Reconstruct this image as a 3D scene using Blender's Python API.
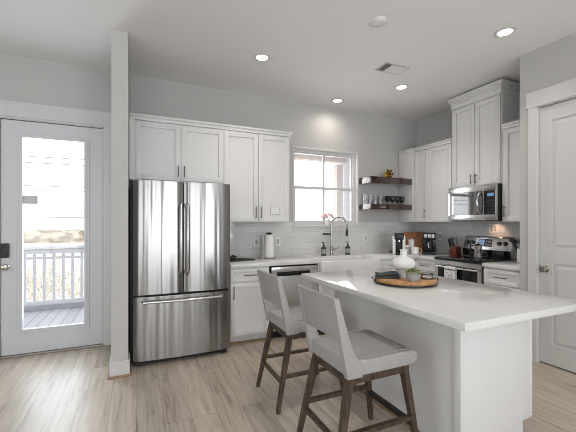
import bpy, bmesh, math, random
from mathutils import Vector, Matrix
random.seed(7)
for o in list(bpy.data.objects):
    bpy.data.objects.remove(o)
SC = bpy.context.scene
COL = SC.collection
R = math.radians

# ------------------------------------------------------------------ camera
cd = bpy.data.cameras.new('camera')
cam = bpy.data.objects.new('camera', cd); COL.objects.link(cam)
cam.location = (0, 0, 1.37)
cam.rotation_euler = (R(90), 0, R(-24.2))
cd.sensor_width = 36.0
cd.lens = 36.0 * 338.0 / 576.0
cd.shift_y = 7.2 / 576.0
cd.clip_start = 0.05; cd.clip_end = 400
SC.camera = cam

# ------------------------------------------------------------------ world, lights, exposure
w = bpy.data.worlds.new('sky'); SC.world = w; w.use_nodes = True
bg = w.node_tree.nodes['Background']
bg.inputs[0].default_value = (0.93, 0.965, 1.0, 1)
bg.inputs[1].default_value = 2.5
SC.cycles.filter_width = 0.9
SC.view_settings.view_transform = 'Standard'
SC.view_settings.look = 'None'
SC.view_settings.exposure = 0.03
SC.view_settings.gamma = 1.0
SC.view_settings.use_curve_mapping = False


def area(name, loc, rot, sx, sy, power, color=(1, 1, 1)):
    l = bpy.data.lights.new(name, 'AREA'); l.shape = 'RECTANGLE'
    l.size = sx; l.size_y = sy; l.energy = power; l.color = color
    o = bpy.data.objects.new(name, l); COL.objects.link(o)
    o.location = loc; o.rotation_euler = [R(a) for a in rot]
    return o


# lamps added at unseen rear and left windows, tilted up to brighten the ceiling
for x, pw in ((-2.35, 34), (0.0, 60), (2.35, 82)):
    area('rear_window_fill', (x, -3.72, 1.55), (128, 0, 0), 1.5, 2.3, pw, (0.95, 0.975, 1.0))
area('left_window_fill', (-3.72, 0.6, 1.55), (125, 0, -90), 2.4, 2.3, 4, (0.96, 0.98, 1.0))
# daylight through the glazed door and the kitchen window
area('door_daylight', (-0.79, 4.62, 1.3), (-90, 0, 0), 0.6, 2.0, 22, (0.80, 0.90, 1.0))
area('kitchen_window_daylight', (2.55, 4.75, 1.9), (-90, 0, 0), 1.0, 1.0, 14, (0.95, 0.98, 1.0))


# ------------------------------------------------------------------ materials
def mat(name, color=(0.8, 0.8, 0.8), rough=0.5, metal=0.0, spec=0.5, emit=None, estr=0, coat=0, trans=0, ior=1.45):
    m = bpy.data.materials.new(name); m.use_nodes = True
    b = m.node_tree.nodes['Principled BSDF']
    b.inputs['Base Color'].default_value = (*color, 1)
    b.inputs['Roughness'].default_value = rough
    b.inputs['Metallic'].default_value = metal
    b.inputs['Specular IOR Level'].default_value = spec
    b.inputs['Coat Weight'].default_value = coat
    b.inputs['Coat Roughness'].default_value = 0.03
    b.inputs['Transmission Weight'].default_value = trans
    b.inputs['IOR'].default_value = ior
    if emit:
        b.inputs['Emission Color'].default_value = (*emit, 1)
        b.inputs['Emission Strength'].default_value = estr
    return m


def NT(m):
    nt = m.node_tree
    return nt, nt.nodes, nt.links, nt.nodes['Principled BSDF']


def add_noise(m, scale=(10, 10, 10), c1=None, c2=None, lo=0.3, hi=0.7, bump=0.0, detail=4, dist=0.002, rough=None, nscale=1.0):
    """object-space noise driving the colour between c1 and c2 and, if asked, a bump"""
    nt, n, l, b = NT(m)
    tc = n.new('ShaderNodeTexCoord'); mp = n.new('ShaderNodeMapping')
    mp.inputs['Scale'].default_value = scale
    l.new(tc.outputs['Object'], mp.inputs['Vector'])
    nz = n.new('ShaderNodeTexNoise'); nz.inputs['Scale'].default_value = nscale
    nz.inputs['Detail'].default_value = detail
    l.new(mp.outputs[0], nz.inputs['Vector'])
    if c1:
        cr = n.new('ShaderNodeValToRGB')
        cr.color_ramp.elements[0].position = lo; cr.color_ramp.elements[0].color = (*c1, 1)
        cr.color_ramp.elements[1].position = hi; cr.color_ramp.elements[1].color = (*c2, 1)
        l.new(nz.outputs['Fac'], cr.inputs[0]); l.new(cr.outputs[0], b.inputs['Base Color'])
    if bump:
        bp = n.new('ShaderNodeBump'); bp.inputs['Strength'].default_value = bump
        bp.inputs['Distance'].default_value = dist
        l.new(nz.outputs['Fac'], bp.inputs['Height']); l.new(bp.outputs[0], b.inputs['Normal'])
    if rough:
        mr = n.new('ShaderNodeMapRange')
        mr.inputs['To Min'].default_value = rough[0]; mr.inputs['To Max'].default_value = rough[1]
        l.new(nz.outputs['Fac'], mr.inputs['Value']); l.new(mr.outputs[0], b.inputs['Roughness'])
    return m


M = {}
M['wall'] = add_noise(mat('wall_paint', (0.50, 0.492, 0.482), 0.75, spec=0.25), (60, 60, 60), bump=0.15, dist=0.002)
M['ceiling'] = add_noise(mat('ceiling_paint', (0.82, 0.815, 0.805), 0.8, spec=0.2), (45, 45, 45), bump=0.25, dist=0.003)
M['trim'] = mat('trim_white', (0.60, 0.594, 0.588), 0.35)
M['door'] = mat('door_white', (0.61, 0.62, 0.64), 0.35)
M['cabinet'] = mat('cabinet_white', (0.74, 0.735, 0.73), 0.32)
M['gap'] = mat('shadow_gap', (0.03, 0.03, 0.03), 0.8)
M['quartz'] = add_noise(mat('quartz_white', (0.8, 0.8, 0.79), 0.10), (2.2, 2.2, 2.2), (0.71, 0.71, 0.705), (0.64, 0.635, 0.63), 0.52, 0.78, detail=6)
M['porcelain'] = mat('porcelain', (0.74, 0.74, 0.74), 0.12)
M['black_metal'] = mat('dark_bronze', (0.045, 0.043, 0.042), 0.35, metal=0.6)
M['pull'] = mat('dark_nickel', (0.16, 0.155, 0.15), 0.3, metal=0.9)
M['black'] = mat('black_plastic', (0.012, 0.012, 0.013), 0.3)
M['black_glass'] = mat('black_glass', (0.008, 0.008, 0.009), 0.04, spec=0.6)
M['chrome'] = mat('chrome', (0.5, 0.5, 0.5), 0.14, metal=1.0)
M['faucet'] = mat('faucet_nickel', (0.33, 0.325, 0.32), 0.25, metal=1.0)
M['mirror_glass'] = mat('mirror_dark_glass', (0.01, 0.01, 0.011), 0.03, ior=3.0)
M['nickel'] = mat('satin_nickel', (0.42, 0.39, 0.35), 0.22, metal=1.0)
M['white'] = mat('white_plastic', (0.80, 0.80, 0.79), 0.4)
M['paper'] = add_noise(mat('paper_towel', (0.82, 0.82, 0.81), 0.9), (80, 80, 80), bump=0.3)
M['ceramic'] = mat('white_ceramic', (0.82, 0.815, 0.80), 0.35)
M['vase'] = add_noise(mat('matte_vase', (0.74, 0.74, 0.725), 0.7, spec=0.2), (90, 90, 90), bump=0.3)
M['walnut'] = add_noise(mat('dark_walnut', rough=0.32, coat=0.0), (6, 60, 60), (0.035, 0.016, 0.009), (0.085, 0.04, 0.022), bump=0.1)
M['shelf'] = add_noise(mat('glossy_walnut', rough=0.12, coat=1.0), (4, 40, 40), (0.022, 0.009, 0.006), (0.05, 0.02, 0.012))
M['stool_wood'] = add_noise(mat('stool_wood', rough=0.42), (40, 40, 7), (0.032, 0.021, 0.014), (0.098, 0.066, 0.045), bump=0.1)
M['foot'] = mat('black_footrest', (0.012, 0.012, 0.013), 0.4)
M['acacia'] = add_noise(mat('acacia_wood', rough=0.4), (8, 60, 30), (0.28, 0.12, 0.04), (0.62, 0.34, 0.14), bump=0.1)
M['cherry'] = add_noise(mat('cherry_wood', rough=0.4), (5, 30, 30), (0.24, 0.085, 0.03), (0.44, 0.19, 0.075))
M['redwood'] = add_noise(mat('red_wood', rough=0.4), (30, 30, 5), (0.10, 0.025, 0.014), (0.20, 0.055, 0.03))
M['tan_wood'] = mat('tan_shoe', (0.30, 0.20, 0.12), 0.5)
M['grey_cloth'] = add_noise(mat('grey_cloth', rough=0.95, spec=0.1), (250, 250, 250), (0.035, 0.037, 0.039), (0.10, 0.105, 0.108), bump=0.4)
M['concrete'] = add_noise(mat('concrete', rough=0.85), (60, 60, 60), (0.26, 0.25, 0.23), (0.38, 0.37, 0.34), bump=0.3)
M['leaf'] = add_noise(mat('succulent_leaf', rough=0.5), (60, 60, 60), (0.075, 0.115, 0.03), (0.27, 0.29, 0.12))
M['pink'] = add_noise(mat('pink_petals', rough=0.7), (70, 70, 70), (0.74, 0.50, 0.52), (0.90, 0.74, 0.75))
M['gold'] = mat('gold', (0.55, 0.36, 0.07), 0.25, metal=0.9)
M['emit_lamp'] = mat('lamp_disc', (1, 1, 1), 0.5, emit=(1.0, 0.95, 0.88), estr=5.0)
M['dial_dark'] = mat('dial_dark', (0.03, 0.03, 0.035), 0.35)
M['display'] = mat('blue_display', (0.02, 0.04, 0.08), 0.2, emit=(0.35, 0.6, 1.0), estr=0.35)
M['soap'] = mat('soap_bottle', (0.05, 0.055, 0.055), 0.12)
M['label'] = mat('soap_label', (0.30, 0.31, 0.31), 0.6)
M['tan'] = mat('tan_handle', (0.55, 0.27, 0.12), 0.5)
M['greyplate'] = mat('plain_grey', (0.55, 0.56, 0.58), 0.5)
M['soft_grey'] = mat('soft_grey', (0.42, 0.41, 0.40), 0.5)
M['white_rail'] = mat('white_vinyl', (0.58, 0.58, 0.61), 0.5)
M['soffit'] = mat('porch_soffit', (0.86, 0.79, 0.75), 0.6)
M['post'] = mat('porch_post', (0.84, 0.77, 0.72), 0.6)
M['siding'] = mat('porch_siding', (0.80, 0.82, 0.88), 0.6)
M['cable'] = mat('cable', (0.20, 0.20, 0.21), 0.8)
M['sand'] = add_noise(mat('sand', rough=1.0, spec=0), (0.12, 0.35, 1), (0.55, 0.47, 0.36), (0.95, 0.90, 0.84), 0.35, 0.6)
M['scrub'] = add_noise(mat('dune_scrub', rough=1.0, spec=0), (6, 6, 6), (0.44, 0.42, 0.36), (0.90, 0.86, 0.78), 0.35, 0.65)
M['ceil_white'] = mat('ceiling_plastic', (0.74, 0.735, 0.725), 0.5)
M['tweed'] = mat('tweed', rough=0.95, spec=0.15)
add_noise(M['tweed'], (260, 260, 120), (0.28, 0.273, 0.267), (0.48, 0.468, 0.457), 0.32, 0.68, bump=0.5, dist=0.002, detail=3)
M['piping'] = add_noise(mat('piping', rough=0.95, spec=0.1), (200, 200, 200), (0.26, 0.255, 0.25), (0.40, 0.39, 0.38))


def m_glass(name, tint=(1, 1, 1), g=0.06):
    m = bpy.data.materials.new(name); m.use_nodes = True
    nt = m.node_tree; n = nt.nodes; n.clear()
    out = n.new('ShaderNodeOutputMaterial'); mix = n.new('ShaderNodeMixShader')
    tr = n.new('ShaderNodeBsdfTransparent'); gl = n.new('ShaderNodeBsdfGlossy')
    tr.inputs[0].default_value = (*tint, 1); gl.inputs['Roughness'].default_value = 0.02
    lw = n.new('ShaderNodeLayerWeight'); lw.inputs[0].default_value = 0.5
    pw = n.new('ShaderNodeMath'); pw.operation = 'POWER'; pw.inputs[1].default_value = 5.0
    ma = n.new('ShaderNodeMath'); ma.operation = 'MULTIPLY_ADD'; ma.inputs[1].default_value = 0.9; ma.inputs[2].default_value = 0.03
    nt.links.new(lw.outputs['Facing'], pw.inputs[0]); nt.links.new(pw.outputs[0], ma.inputs[0])
    nt.links.new(ma.outputs[0], mix.inputs[0]); nt.links.new(tr.outputs[0], mix.inputs[1])
    nt.links.new(gl.outputs[0], mix.inputs[2]); nt.links.new(mix.outputs[0], out.inputs[0])
    return m


M['pane'] = m_glass('window_pane')
M['tumbler'] = mat('clear_glass', (0.92, 0.94, 0.95), 0.05, trans=0.82, ior=1.4)
M['smoke'] = mat('smoked_glass', (0.20, 0.19, 0.19), 0.02, trans=0.9, ior=1.35)


def m_tile(name, axis):
    m = mat(name, (0.7, 0.7, 0.7), 0.08)
    nt, n, l, b = NT(m)
    tc = n.new('ShaderNodeTexCoord'); sp = n.new('ShaderNodeSeparateXYZ'); cb = n.new('ShaderNodeCombineXYZ')
    l.new(tc.outputs['Object'], sp.inputs[0])
    l.new(sp.outputs[axis], cb.inputs[0]); l.new(sp.outputs['Z'], cb.inputs[1])
    br = n.new('ShaderNodeTexBrick'); l.new(cb.outputs[0], br.inputs['Vector'])
    br.inputs['Scale'].default_value = 1.0
    br.inputs['Brick Width'].default_value = 0.235; br.inputs['Row Height'].default_value = 0.078
    br.inputs['Mortar Size'].default_value = 0.0022; br.inputs['Mortar Smooth'].default_value = 0.3
    br.inputs['Color1'].default_value = (0.61, 0.61, 0.60, 1); br.inputs['Color2'].default_value = (0.68, 0.68, 0.67, 1)
    br.inputs['Mortar'].default_value = (0.52, 0.52, 0.51, 1)
    l.new(br.outputs['Color'], b.inputs['Base Color'])
    nz = n.new('ShaderNodeTexNoise'); nz.inputs['Scale'].default_value = 9; nz.inputs['Detail'].default_value = 1
    l.new(tc.outputs['Object'], nz.inputs['Vector'])
    ma = n.new('ShaderNodeMath'); ma.operation = 'MULTIPLY_ADD'; ma.inputs[1].default_value = -1.0
    l.new(br.outputs['Fac'], ma.inputs[0])
    mm = n.new('ShaderNodeMath'); mm.operation = 'MULTIPLY'; mm.inputs[1].default_value = 0.9
    l.new(nz.outputs['Fac'], mm.inputs[0]); l.new(mm.outputs[0], ma.inputs[2])
    bp = n.new('ShaderNodeBump'); bp.inputs['Strength'].default_value = 0.35; bp.inputs['Distance'].default_value = 0.004
    l.new(ma.outputs[0], bp.inputs['Height']); l.new(bp.outputs[0], b.inputs['Normal'])
    return m


M['tile_back'] = m_tile('subway_tile_back', 'X')
M['tile_right'] = m_tile('subway_tile_right', 'Y')


def m_floor():
    m = mat('oak_vinyl_planks', rough=0.37, spec=0.5)
    nt, n, l, b = NT(m)
    tc = n.new('ShaderNodeTexCoord'); sp = n.new('ShaderNodeSeparateXYZ'); cb = n.new('ShaderNodeCombineXYZ')
    l.new(tc.outputs['Object'], sp.inputs[0])
    l.new(sp.outputs['Y'], cb.inputs[0]); l.new(sp.outputs['X'], cb.inputs[1])

    def brick(c1, c2, mo, size):
        br = n.new('ShaderNodeTexBrick'); l.new(cb.outputs[0], br.inputs['Vector'])
        br.offset = 0.37; br.offset_frequency = 3
        br.inputs['Scale'].default_value = 1.0
        br.inputs['Brick Width'].default_value = 1.22; br.inputs['Row Height'].default_value = 0.18
        br.inputs['Mortar Size'].default_value = size; br.inputs['Mortar Smooth'].default_value = 0.1
        br.inputs['Bias'].default_value = 0.0
        br.inputs['Color1'].default_value = (*c1, 1); br.inputs['Color2'].default_value = (*c2, 1)
        br.inputs['Mortar'].default_value = (*mo, 1)
        return br
    rnd = brick((0, 0, 0), (1, 1, 1), (0.5, 0.5, 0.5), 0.0)
    # each plank shifts the grain so that neighbours differ
    sh = n.new('ShaderNodeVectorMath'); sh.operation = 'MULTIPLY_ADD'
    l.new(rnd.outputs['Color'], sh.inputs[0]); sh.inputs[1].default_value = (7.0, 3.0, 5.0)
    l.new(tc.outputs['Object'], sh.inputs[2])
    mp = n.new('ShaderNodeMapping'); mp.inputs['Scale'].default_value = (24, 1.5, 1)
    l.new(sh.outputs[0], mp.inputs['Vector'])
    nz = n.new('ShaderNodeTexNoise'); nz.inputs['Scale'].default_value = 1.0; nz.inputs['Detail'].default_value = 8
    nz.inputs['Roughness'].default_value = 0.65; nz.inputs['Distortion'].default_value = 0.6
    l.new(mp.outputs[0], nz.inputs['Vector'])
    cr = n.new('ShaderNodeValToRGB'); e = cr.color_ramp.elements
    e[0].position = 0.30; e[0].color = (0.25, 0.20, 0.155, 1)
    e[1].position = 0.70; e[1].color = (0.57, 0.50, 0.425, 1)
    k = e.new(0.46); k.color = (0.45, 0.385, 0.315, 1)
    l.new(nz.outputs['Fac'], cr.inputs[0])
    tone = n.new('ShaderNodeMapRange'); tone.inputs['To Min'].default_value = 0.86; tone.inputs['To Max'].default_value = 1.10
    l.new(rnd.outputs['Color'], tone.inputs['Value'])
    mul = n.new('ShaderNodeVectorMath'); mul.operation = 'SCALE'
    l.new(cr.outputs[0], mul.inputs[0]); l.new(tone.outputs[0], mul.inputs['Scale'])
    seam = brick((1, 1, 1), (1, 1, 1), (0.6, 0.57, 0.54), 0.002)
    mx = n.new('ShaderNodeVectorMath'); mx.operation = 'MULTIPLY'
    l.new(mul.outputs[0], mx.inputs[0]); l.new(seam.outputs['Color'], mx.inputs[1])
    l.new(mx.outputs[0], b.inputs['Base Color'])
    bp = n.new('ShaderNodeBump'); bp.inputs['Strength'].default_value = 0.12; bp.inputs['Distance'].default_value = 0.002
    l.new(nz.outputs['Fac'], bp.inputs['Height']); l.new(bp.outputs[0], b.inputs['Normal'])
    return m


M['floor'] = m_floor()


def m_steel(name, wav=0.10, rough=0.3, col=(0.55, 0.545, 0.54), aniso=0.85):
    """brushed stainless: reflections smeared vertically, panel slightly wavy across"""
    m = mat(name, col, rough, metal=1.0)
    nt, n, l, b = NT(m)
    tc = n.new('ShaderNodeTexCoord')
    mp = n.new('ShaderNodeMapping'); mp.inputs['Scale'].default_value = (5.5, 5.5, 0.22)
    l.new(tc.outputs['Object'], mp.inputs['Vector'])
    nz = n.new('ShaderNodeTexNoise'); nz.inputs['Scale'].default_value = 1.0; nz.inputs['Detail'].default_value = 2
    l.new(mp.outputs[0], nz.inputs['Vector'])
    bp = n.new('ShaderNodeBump'); bp.inputs['Strength'].default_value = wav; bp.inputs['Distance'].default_value = 0.05
    l.new(nz.outputs['Fac'], bp.inputs['Height'])
    l.new(bp.outputs[0], b.inputs['Normal'])
    tg = n.new('ShaderNodeTangent'); tg.direction_type = 'RADIAL'; tg.axis = 'Z'
    l.new(tg.outputs[0], b.inputs['Tangent'])
    b.inputs['Anisotropic'].default_value = aniso
    b.inputs['Anisotropic Rotation'].default_value = ROT
    return m


ROT = 0.25
M['steel'] = m_steel('stainless_waves', 0.34, 0.24, (0.33, 0.327, 0.322))
M['steel_flat'] = m_steel('stainless_flat', 0.01, 0.26, (0.60, 0.595, 0.59), 0.4)
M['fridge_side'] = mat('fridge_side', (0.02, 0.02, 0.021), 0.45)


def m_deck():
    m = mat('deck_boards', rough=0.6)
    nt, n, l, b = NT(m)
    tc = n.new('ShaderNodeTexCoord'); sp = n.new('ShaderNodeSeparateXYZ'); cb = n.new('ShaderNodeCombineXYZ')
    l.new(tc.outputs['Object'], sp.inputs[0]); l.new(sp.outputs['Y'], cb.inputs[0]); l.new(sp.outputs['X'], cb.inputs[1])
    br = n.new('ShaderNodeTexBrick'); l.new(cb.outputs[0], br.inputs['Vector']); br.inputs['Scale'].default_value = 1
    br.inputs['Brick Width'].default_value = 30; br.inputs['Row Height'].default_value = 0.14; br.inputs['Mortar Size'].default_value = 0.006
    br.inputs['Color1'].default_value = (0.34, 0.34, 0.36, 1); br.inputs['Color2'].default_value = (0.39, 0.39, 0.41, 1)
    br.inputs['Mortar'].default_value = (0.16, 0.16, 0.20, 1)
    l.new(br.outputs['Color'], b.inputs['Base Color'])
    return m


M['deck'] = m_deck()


# ------------------------------------------------------------------ mesh builder
class MB:
    def __init__(self):
        self.bm = bmesh.new()

    def _merge(self, t):
        me = bpy.data.meshes.new('tmp'); t.to_mesh(me); t.free()
        self.bm.from_mesh(me); bpy.data.meshes.remove(me)
        return self

    def box(self, x0, x1, y0, y1, z0, z1, bev=0.0, seg=2, mtx=None):
        t = bmesh.new()
        bmesh.ops.create_cube(t, size=1.0)
        for v in t.verts:
            v.co = Vector(((x0 + x1) / 2 + v.co.x * (x1 - x0), (y0 + y1) / 2 + v.co.y * (y1 - y0), (z0 + z1) / 2 + v.co.z * (z1 - z0)))
        if bev:
            bmesh.ops.bevel(t, geom=list(t.edges), offset=bev, segments=seg, profile=0.5, affect='EDGES')
        if mtx is not None:
            t.transform(mtx)
        return self._merge(t)

    def prism(self, pts, axis, a0, a1, bev=0.0, seg=2, mtx=None):
        """polygon pts (p,q) extruded along axis: 'x' -> (a,p,q), 'y' -> (p,a,q), 'z' -> (p,q,a)"""
        t = bmesh.new()

        def co(p, q, a):
            return {'x': (a, p, q), 'y': (p, a, q), 'z': (p, q, a)}[axis]
        lo = [t.verts.new(co(p, q, a0)) for p, q in pts]
        hi = [t.verts.new(co(p, q, a1)) for p, q in pts]
        n = len(pts)
        t.faces.new(lo[::-1]); t.faces.new(hi)
        for i in range(n):
            t.faces.new((lo[i], lo[(i + 1) % n], hi[(i + 1) % n], hi[i]))
        bmesh.ops.recalc_face_normals(t, faces=list(t.faces))
        if bev:
            bmesh.ops.bevel(t, geom=list(t.edges), offset=bev, segments=seg, profile=0.5, affect='EDGES')
        if mtx is not None:
            t.transform(mtx)
        return self._merge(t)

    def lathe(self, prof, c=(0, 0, 0), n=24, mtx=None, closed=False):
        """prof: list of (r, z); revolve about z through c. Ends with r>0 are capped unless closed loop"""
        t = bmesh.new(); rings = []
        for r, z in prof:
            if r < 1e-6:
                rings.append([t.verts.new((0, 0, z))])
            else:
                rings.append([t.verts.new((r * math.cos(2 * math.pi * i / n), r * math.sin(2 * math.pi * i / n), z)) for i in range(n)])
        pairs = list(zip(rings[:-1], rings[1:]))
        if closed:
            pairs.append((rings[-1], rings[0]))
        for a, b in pairs:
            for i in range(n):
                j = (i + 1) % n
                if len(a) == 1 and len(b) == 1:
                    continue
                if len(a) == 1:
                    t.faces.new((a[0], b[j], b[i]))
                elif len(b) == 1:
                    t.faces.new((a[i], a[j], b[0]))
                else:
                    t.faces.new((a[i], a[j], b[j], b[i]))
        if not closed:
            for rg, rev in ((rings[0], True), (rings[-1], False)):
                if len(rg) > 1:
                    t.faces.new(rg[::-1] if rev else rg)
        bmesh.ops.recalc_face_normals(t, faces=list(t.faces))
        mm = Matrix.Translation(Vector(c))
        if mtx is not None:
            mm = mm @ mtx
        t.transform(mm)
        return self._merge(t)

    def tube(self, pts, r, n=10, sq=None, closed=False):
        """tube through pts; r a number or one per point; sq = True for a square bar"""
        P = [Vector(p) for p in pts]; t = bmesh.new()
        if sq:
            n = 4
        rr = r if isinstance(r, (list, tuple)) else [r] * len(P)
        rings = []; up = None
        for i, p in enumerate(P):
            if closed:
                d = (P[(i + 1) % len(P)] - P[i - 1])
            elif i == 0:
                d = P[1] - P[0]
            elif i == len(P) - 1:
                d = P[-1] - P[-2]
            else:
                d = (P[i + 1] - P[i]).normalized() + (P[i] - P[i - 1]).normalized()
            d.normalize()
            if up is None:
                up = Vector((0, 0, 1)) if abs(d.z) < 0.9 else Vector((1, 0, 0))
            s = d.cross(up)
            if s.length < 1e-4:
                s = d.cross(Vector((0, 1, 0)))
            s.normalize(); u = s.cross(d).normalized(); up = u
            off = math.pi / 4 if sq else 0
            k = math.sqrt(2) if sq else 1
            rings.append([t.verts.new(p + k * rr[i] * (math.cos(2 * math.pi * j / n + off) * s + math.sin(2 * math.pi * j / n + off) * u)) for j in range(n)])
        pairs = list(zip(rings[:-1], rings[1:]))
        if closed:
            pairs.append((rings[-1], rings[0]))
        for a, b in pairs:
            for j in range(n):
                t.faces.new((a[j], a[(j + 1) % n], b[(j + 1) % n], b[j]))
        if not closed:
            t.faces.new(rings[0][::-1]); t.faces.new(rings[-1])
        bmesh.ops.recalc_face_normals(t, faces=list(t.faces))
        return self._merge(t)

    def cyl(self, p0, p1, r, n=16):
        return self.tube([p0, p1], r, n)

    def ball(self, c, r, s=(1, 1, 1), u=16, v=10, mtx=None):
        t = bmesh.new()
        bmesh.ops.create_uvsphere(t, u_segments=u, v_segments=v, radius=r)
        m_ = Matrix.Translation(Vector(c))
        if mtx is not None:
            m_ = m_ @ mtx
        t.transform(m_ @ Matrix.Diagonal((*s, 1)))
        return self._merge(t)

    def fbox(self, face, plane, a0, a1, z0, z1, n0, n1, bev=0.0):
        """box on a front: face 'Y' looks to -Y, face 'X' looks to -X; n0..n1 measured outwards from plane"""
        if face == 'Y':
            return self.box(a0, a1, plane - n1, plane - n0, z0, z1, bev)
        return self.box(plane - n1, plane - n0, a0, a1, z0, z1, bev)

    def shaker(self, face, plane, a0, a1, z0, z1, th=0.022, rail=0.058, inset=0.016):
        self.fbox(face, plane, a0, a1, z0, z1, 0, th - inset)
        e = 0.0015
        for (b0, b1, y0, y1) in ((a0, a0 + rail, z0, z1), (a1 - rail, a1, z0, z1), (a0 + rail - e, a1 - rail + e, z0, z0 + rail), (a0 + rail - e, a1 - rail + e, z1 - rail, z1)):
            self.fbox(face, plane, b0, b1, y0, y1, th - inset - 0.001, th, 0.0012)
        return self

    def pull(self, face, plane, a, z, length, vertical=True, out=0.032, r=0.0055):
        """bar pull centred at (a, z) on a front plane"""
        def w_(aa, zz, nn):
            return (aa, plane - nn, zz) if face == 'Y' else (plane - nn, aa, zz)
        h = length / 2
        if vertical:
            self.cyl(w_(a, z - h, out), w_(a, z + h, out), r, 10)
            for s in (-1, 1):
                self.cyl(w_(a, z + s * h * 0.72, 0), w_(a, z + s * h * 0.72, out), r * 0.85, 8)
        else:
            self.cyl(w_(a - h, z, out), w_(a + h, z, out), r, 10)
            for s in (-1, 1):
                self.cyl(w_(a + s * h * 0.72, z, 0), w_(a + s * h * 0.72, z, out), r * 0.85, 8)
        return self

    def shift(self, v):
        bmesh.ops.translate(self.bm, vec=Vector(v), verts=list(self.bm.verts)); return self

    def bounds(self):
        xs = [v.co for v in self.bm.verts]
        return [(min(c[i] for c in xs), max(c[i] for c in xs)) for i in range(3)]


ORG = {}


def link_mesh(name, mb, m, smooth=True):
    me = bpy.data.meshes.new(name); mb.bm.to_mesh(me); mb.bm.free()
    for p in me.polygons:
        p.use_smooth = smooth
    if smooth:
        me.set_sharp_from_angle(angle=R(35))
    me.materials.append(M[m] if isinstance(m, str) else m)
    o = bpy.data.objects.new(name, me); COL.objects.link(o)
    return o


def tag(o, label, cat, group=None, kind=None):
    o['label'] = label; o['category'] = cat
    if group:
        o['group'] = group
    if kind:
        o['kind'] = kind
    return o


def thing(name, label, cat, loc, group=None):
    o = bpy.data.objects.new(name, None); COL.objects.link(o)
    o.location = loc; o.empty_display_size = 0.05
    ORG[o.name] = Vector(loc)
    return tag(o, label, cat, group)


def part(parent, name, mb, m, label=None, local=False):
    org = ORG[parent.name]
    if not local:
        mb.shift(-org)
    o = link_mesh(name, mb, m)
    o.parent = parent; ORG[o.name] = org
    if label:
        o['label'] = label
    return o


def solo(name, mb, m, label, cat, group=None, kind=None):
    """a top-level thing that is one mesh, its origin at the centre of its base"""
    b = mb.bounds(); c = Vector(((b[0][0] + b[0][1]) / 2, (b[1][0] + b[1][1]) / 2, b[2][0]))
    mb.shift(-c); o = link_mesh(name, mb, m); o.location = c; ORG[o.name] = c
    return tag(o, label, cat, group, kind)


def struct(name, mb, m, parent=None):
    o = link_mesh(name, mb, m, smooth=False)
    if parent:
        o.parent = parent
    else:
        o['kind'] = 'structure'
    ORG[o.name] = Vector((0, 0, 0))
    return o


def dup(o, parent=None, loc=None, label=None):
    c = o.copy(); COL.objects.link(c)
    if parent:
        c.parent = parent
    if loc is not None:
        c.location = loc
    if label:
        c['label'] = label
    for ch in list(o.children):
        dup(ch, c)
    return c


# ------------------------------------------------------------------ room shell
YB, XR, XP, HC = 4.30, 4.30, 3.61, 3.09      # back wall, right wall, pantry wall, ceiling
struct('floor', MB().box(-3.6, 4.45, -3.6, 4.45, -0.1, 0), 'floor')
struct('ceiling', MB().box(-3.75, 4.45, -3.75, 4.45, HC, HC + 0.1), 'ceiling')
b = MB()
b.box(-3.75, -1.30, YB, 4.45, 0, HC)                 # left of the glazed door
b.box(-1.30, -0.30, YB, 4.45, 2.45, HC)              # over the door
b.box(-0.30, 2.01, YB, 4.45, 0, HC)
b.box(2.01, 3.105, YB, 4.45, 0, 1.335)
b.box(2.01, 3.105, YB, 4.45, 2.445, HC)
b.box(3.105, 4.45, YB, 4.45, 0, HC)
struct('wall_back', b, 'wall')
struct('wall_right', MB().box(XR, 4.45, 2.2, YB, 0, HC), 'wall')
b = MB()
b.box(XP, 3.72, 2.065, 2.2, 0, HC); b.box(XP, 3.72, 1.21, 2.065, 2.53, HC); b.box(XP, 3.72, -3.6, 1.21, 0, HC)
b.box(3.72, 4.45, 2.08, 2.2, 0, HC)
struct('wall_pantry', b, 'wall')
struct('wall_partition', MB().box(-0.2, -0.066, 3.37, YB, 0, HC), 'wall')
b = MB()
b.box(-3.75, -3.6, -3.75, -0.65, 0, HC); b.box(-3.75, -3.6, 1.85, 4.45, 0, HC)
b.box(-3.75, -3.6, -0.65, 1.85, 0, 0.35); b.box(-3.75, -3.6, -0.65, 1.85, 2.75, HC)
struct('wall_left', b, 'wall')
b = MB()
xs = [-3.6, -3.15, -1.55, -0.8, 0.8, 1.55, 3.15, 4.45]
for i in range(0, 7, 2):
    b.box(xs[i], xs[i + 1], -3.75, -3.6, 0, HC)
for i in (1, 3, 5):
    b.box(xs[i], xs[i + 1], -3.75, -3.6, 0, 0.35); b.box(xs[i], xs[i + 1], -3.75, -3.6, 2.75, HC)
struct('wall_rear', b, 'wall')
# window frames of the living room behind the camera
for k, i in enumerate((1, 3, 5)):
    b = MB(); x0, x1 = xs[i], xs[i + 1]
    b.box(x0, x0 + 0.06, -3.68, -3.58, 0.35, 2.75); b.box(x1 - 0.06, x1, -3.68, -3.58, 0.35, 2.75)
    b.box((x0 + x1) / 2 - 0.04, (x0 + x1) / 2 + 0.04, -3.68, -3.58, 0.35, 2.75)
    b.box(x0, x1, -3.68, -3.58, 0.35, 0.43); b.box(x0, x1, -3.68, -3.58, 2.67, 2.75); b.box(x0, x1, -3.68, -3.58, 1.5, 1.58)
    struct('window_%d' % (k + 2), b, 'trim')

# backsplash tile
b = MB(); b.box(0.945, 4.29, YB - 0.010, YB, 0.914, 1.335); b.box(0.945, 2.0, YB - 0.010, YB, 1.335, 1.385); b.box(3.115, 4.29, YB - 0.010, YB, 1.335, 1.385)
struct('trim_1', b, 'tile_back')
struct('trim_2', MB().box(XR - 0.010, XR, 2.2, YB, 0.914, 1.84), 'tile_right')

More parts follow.
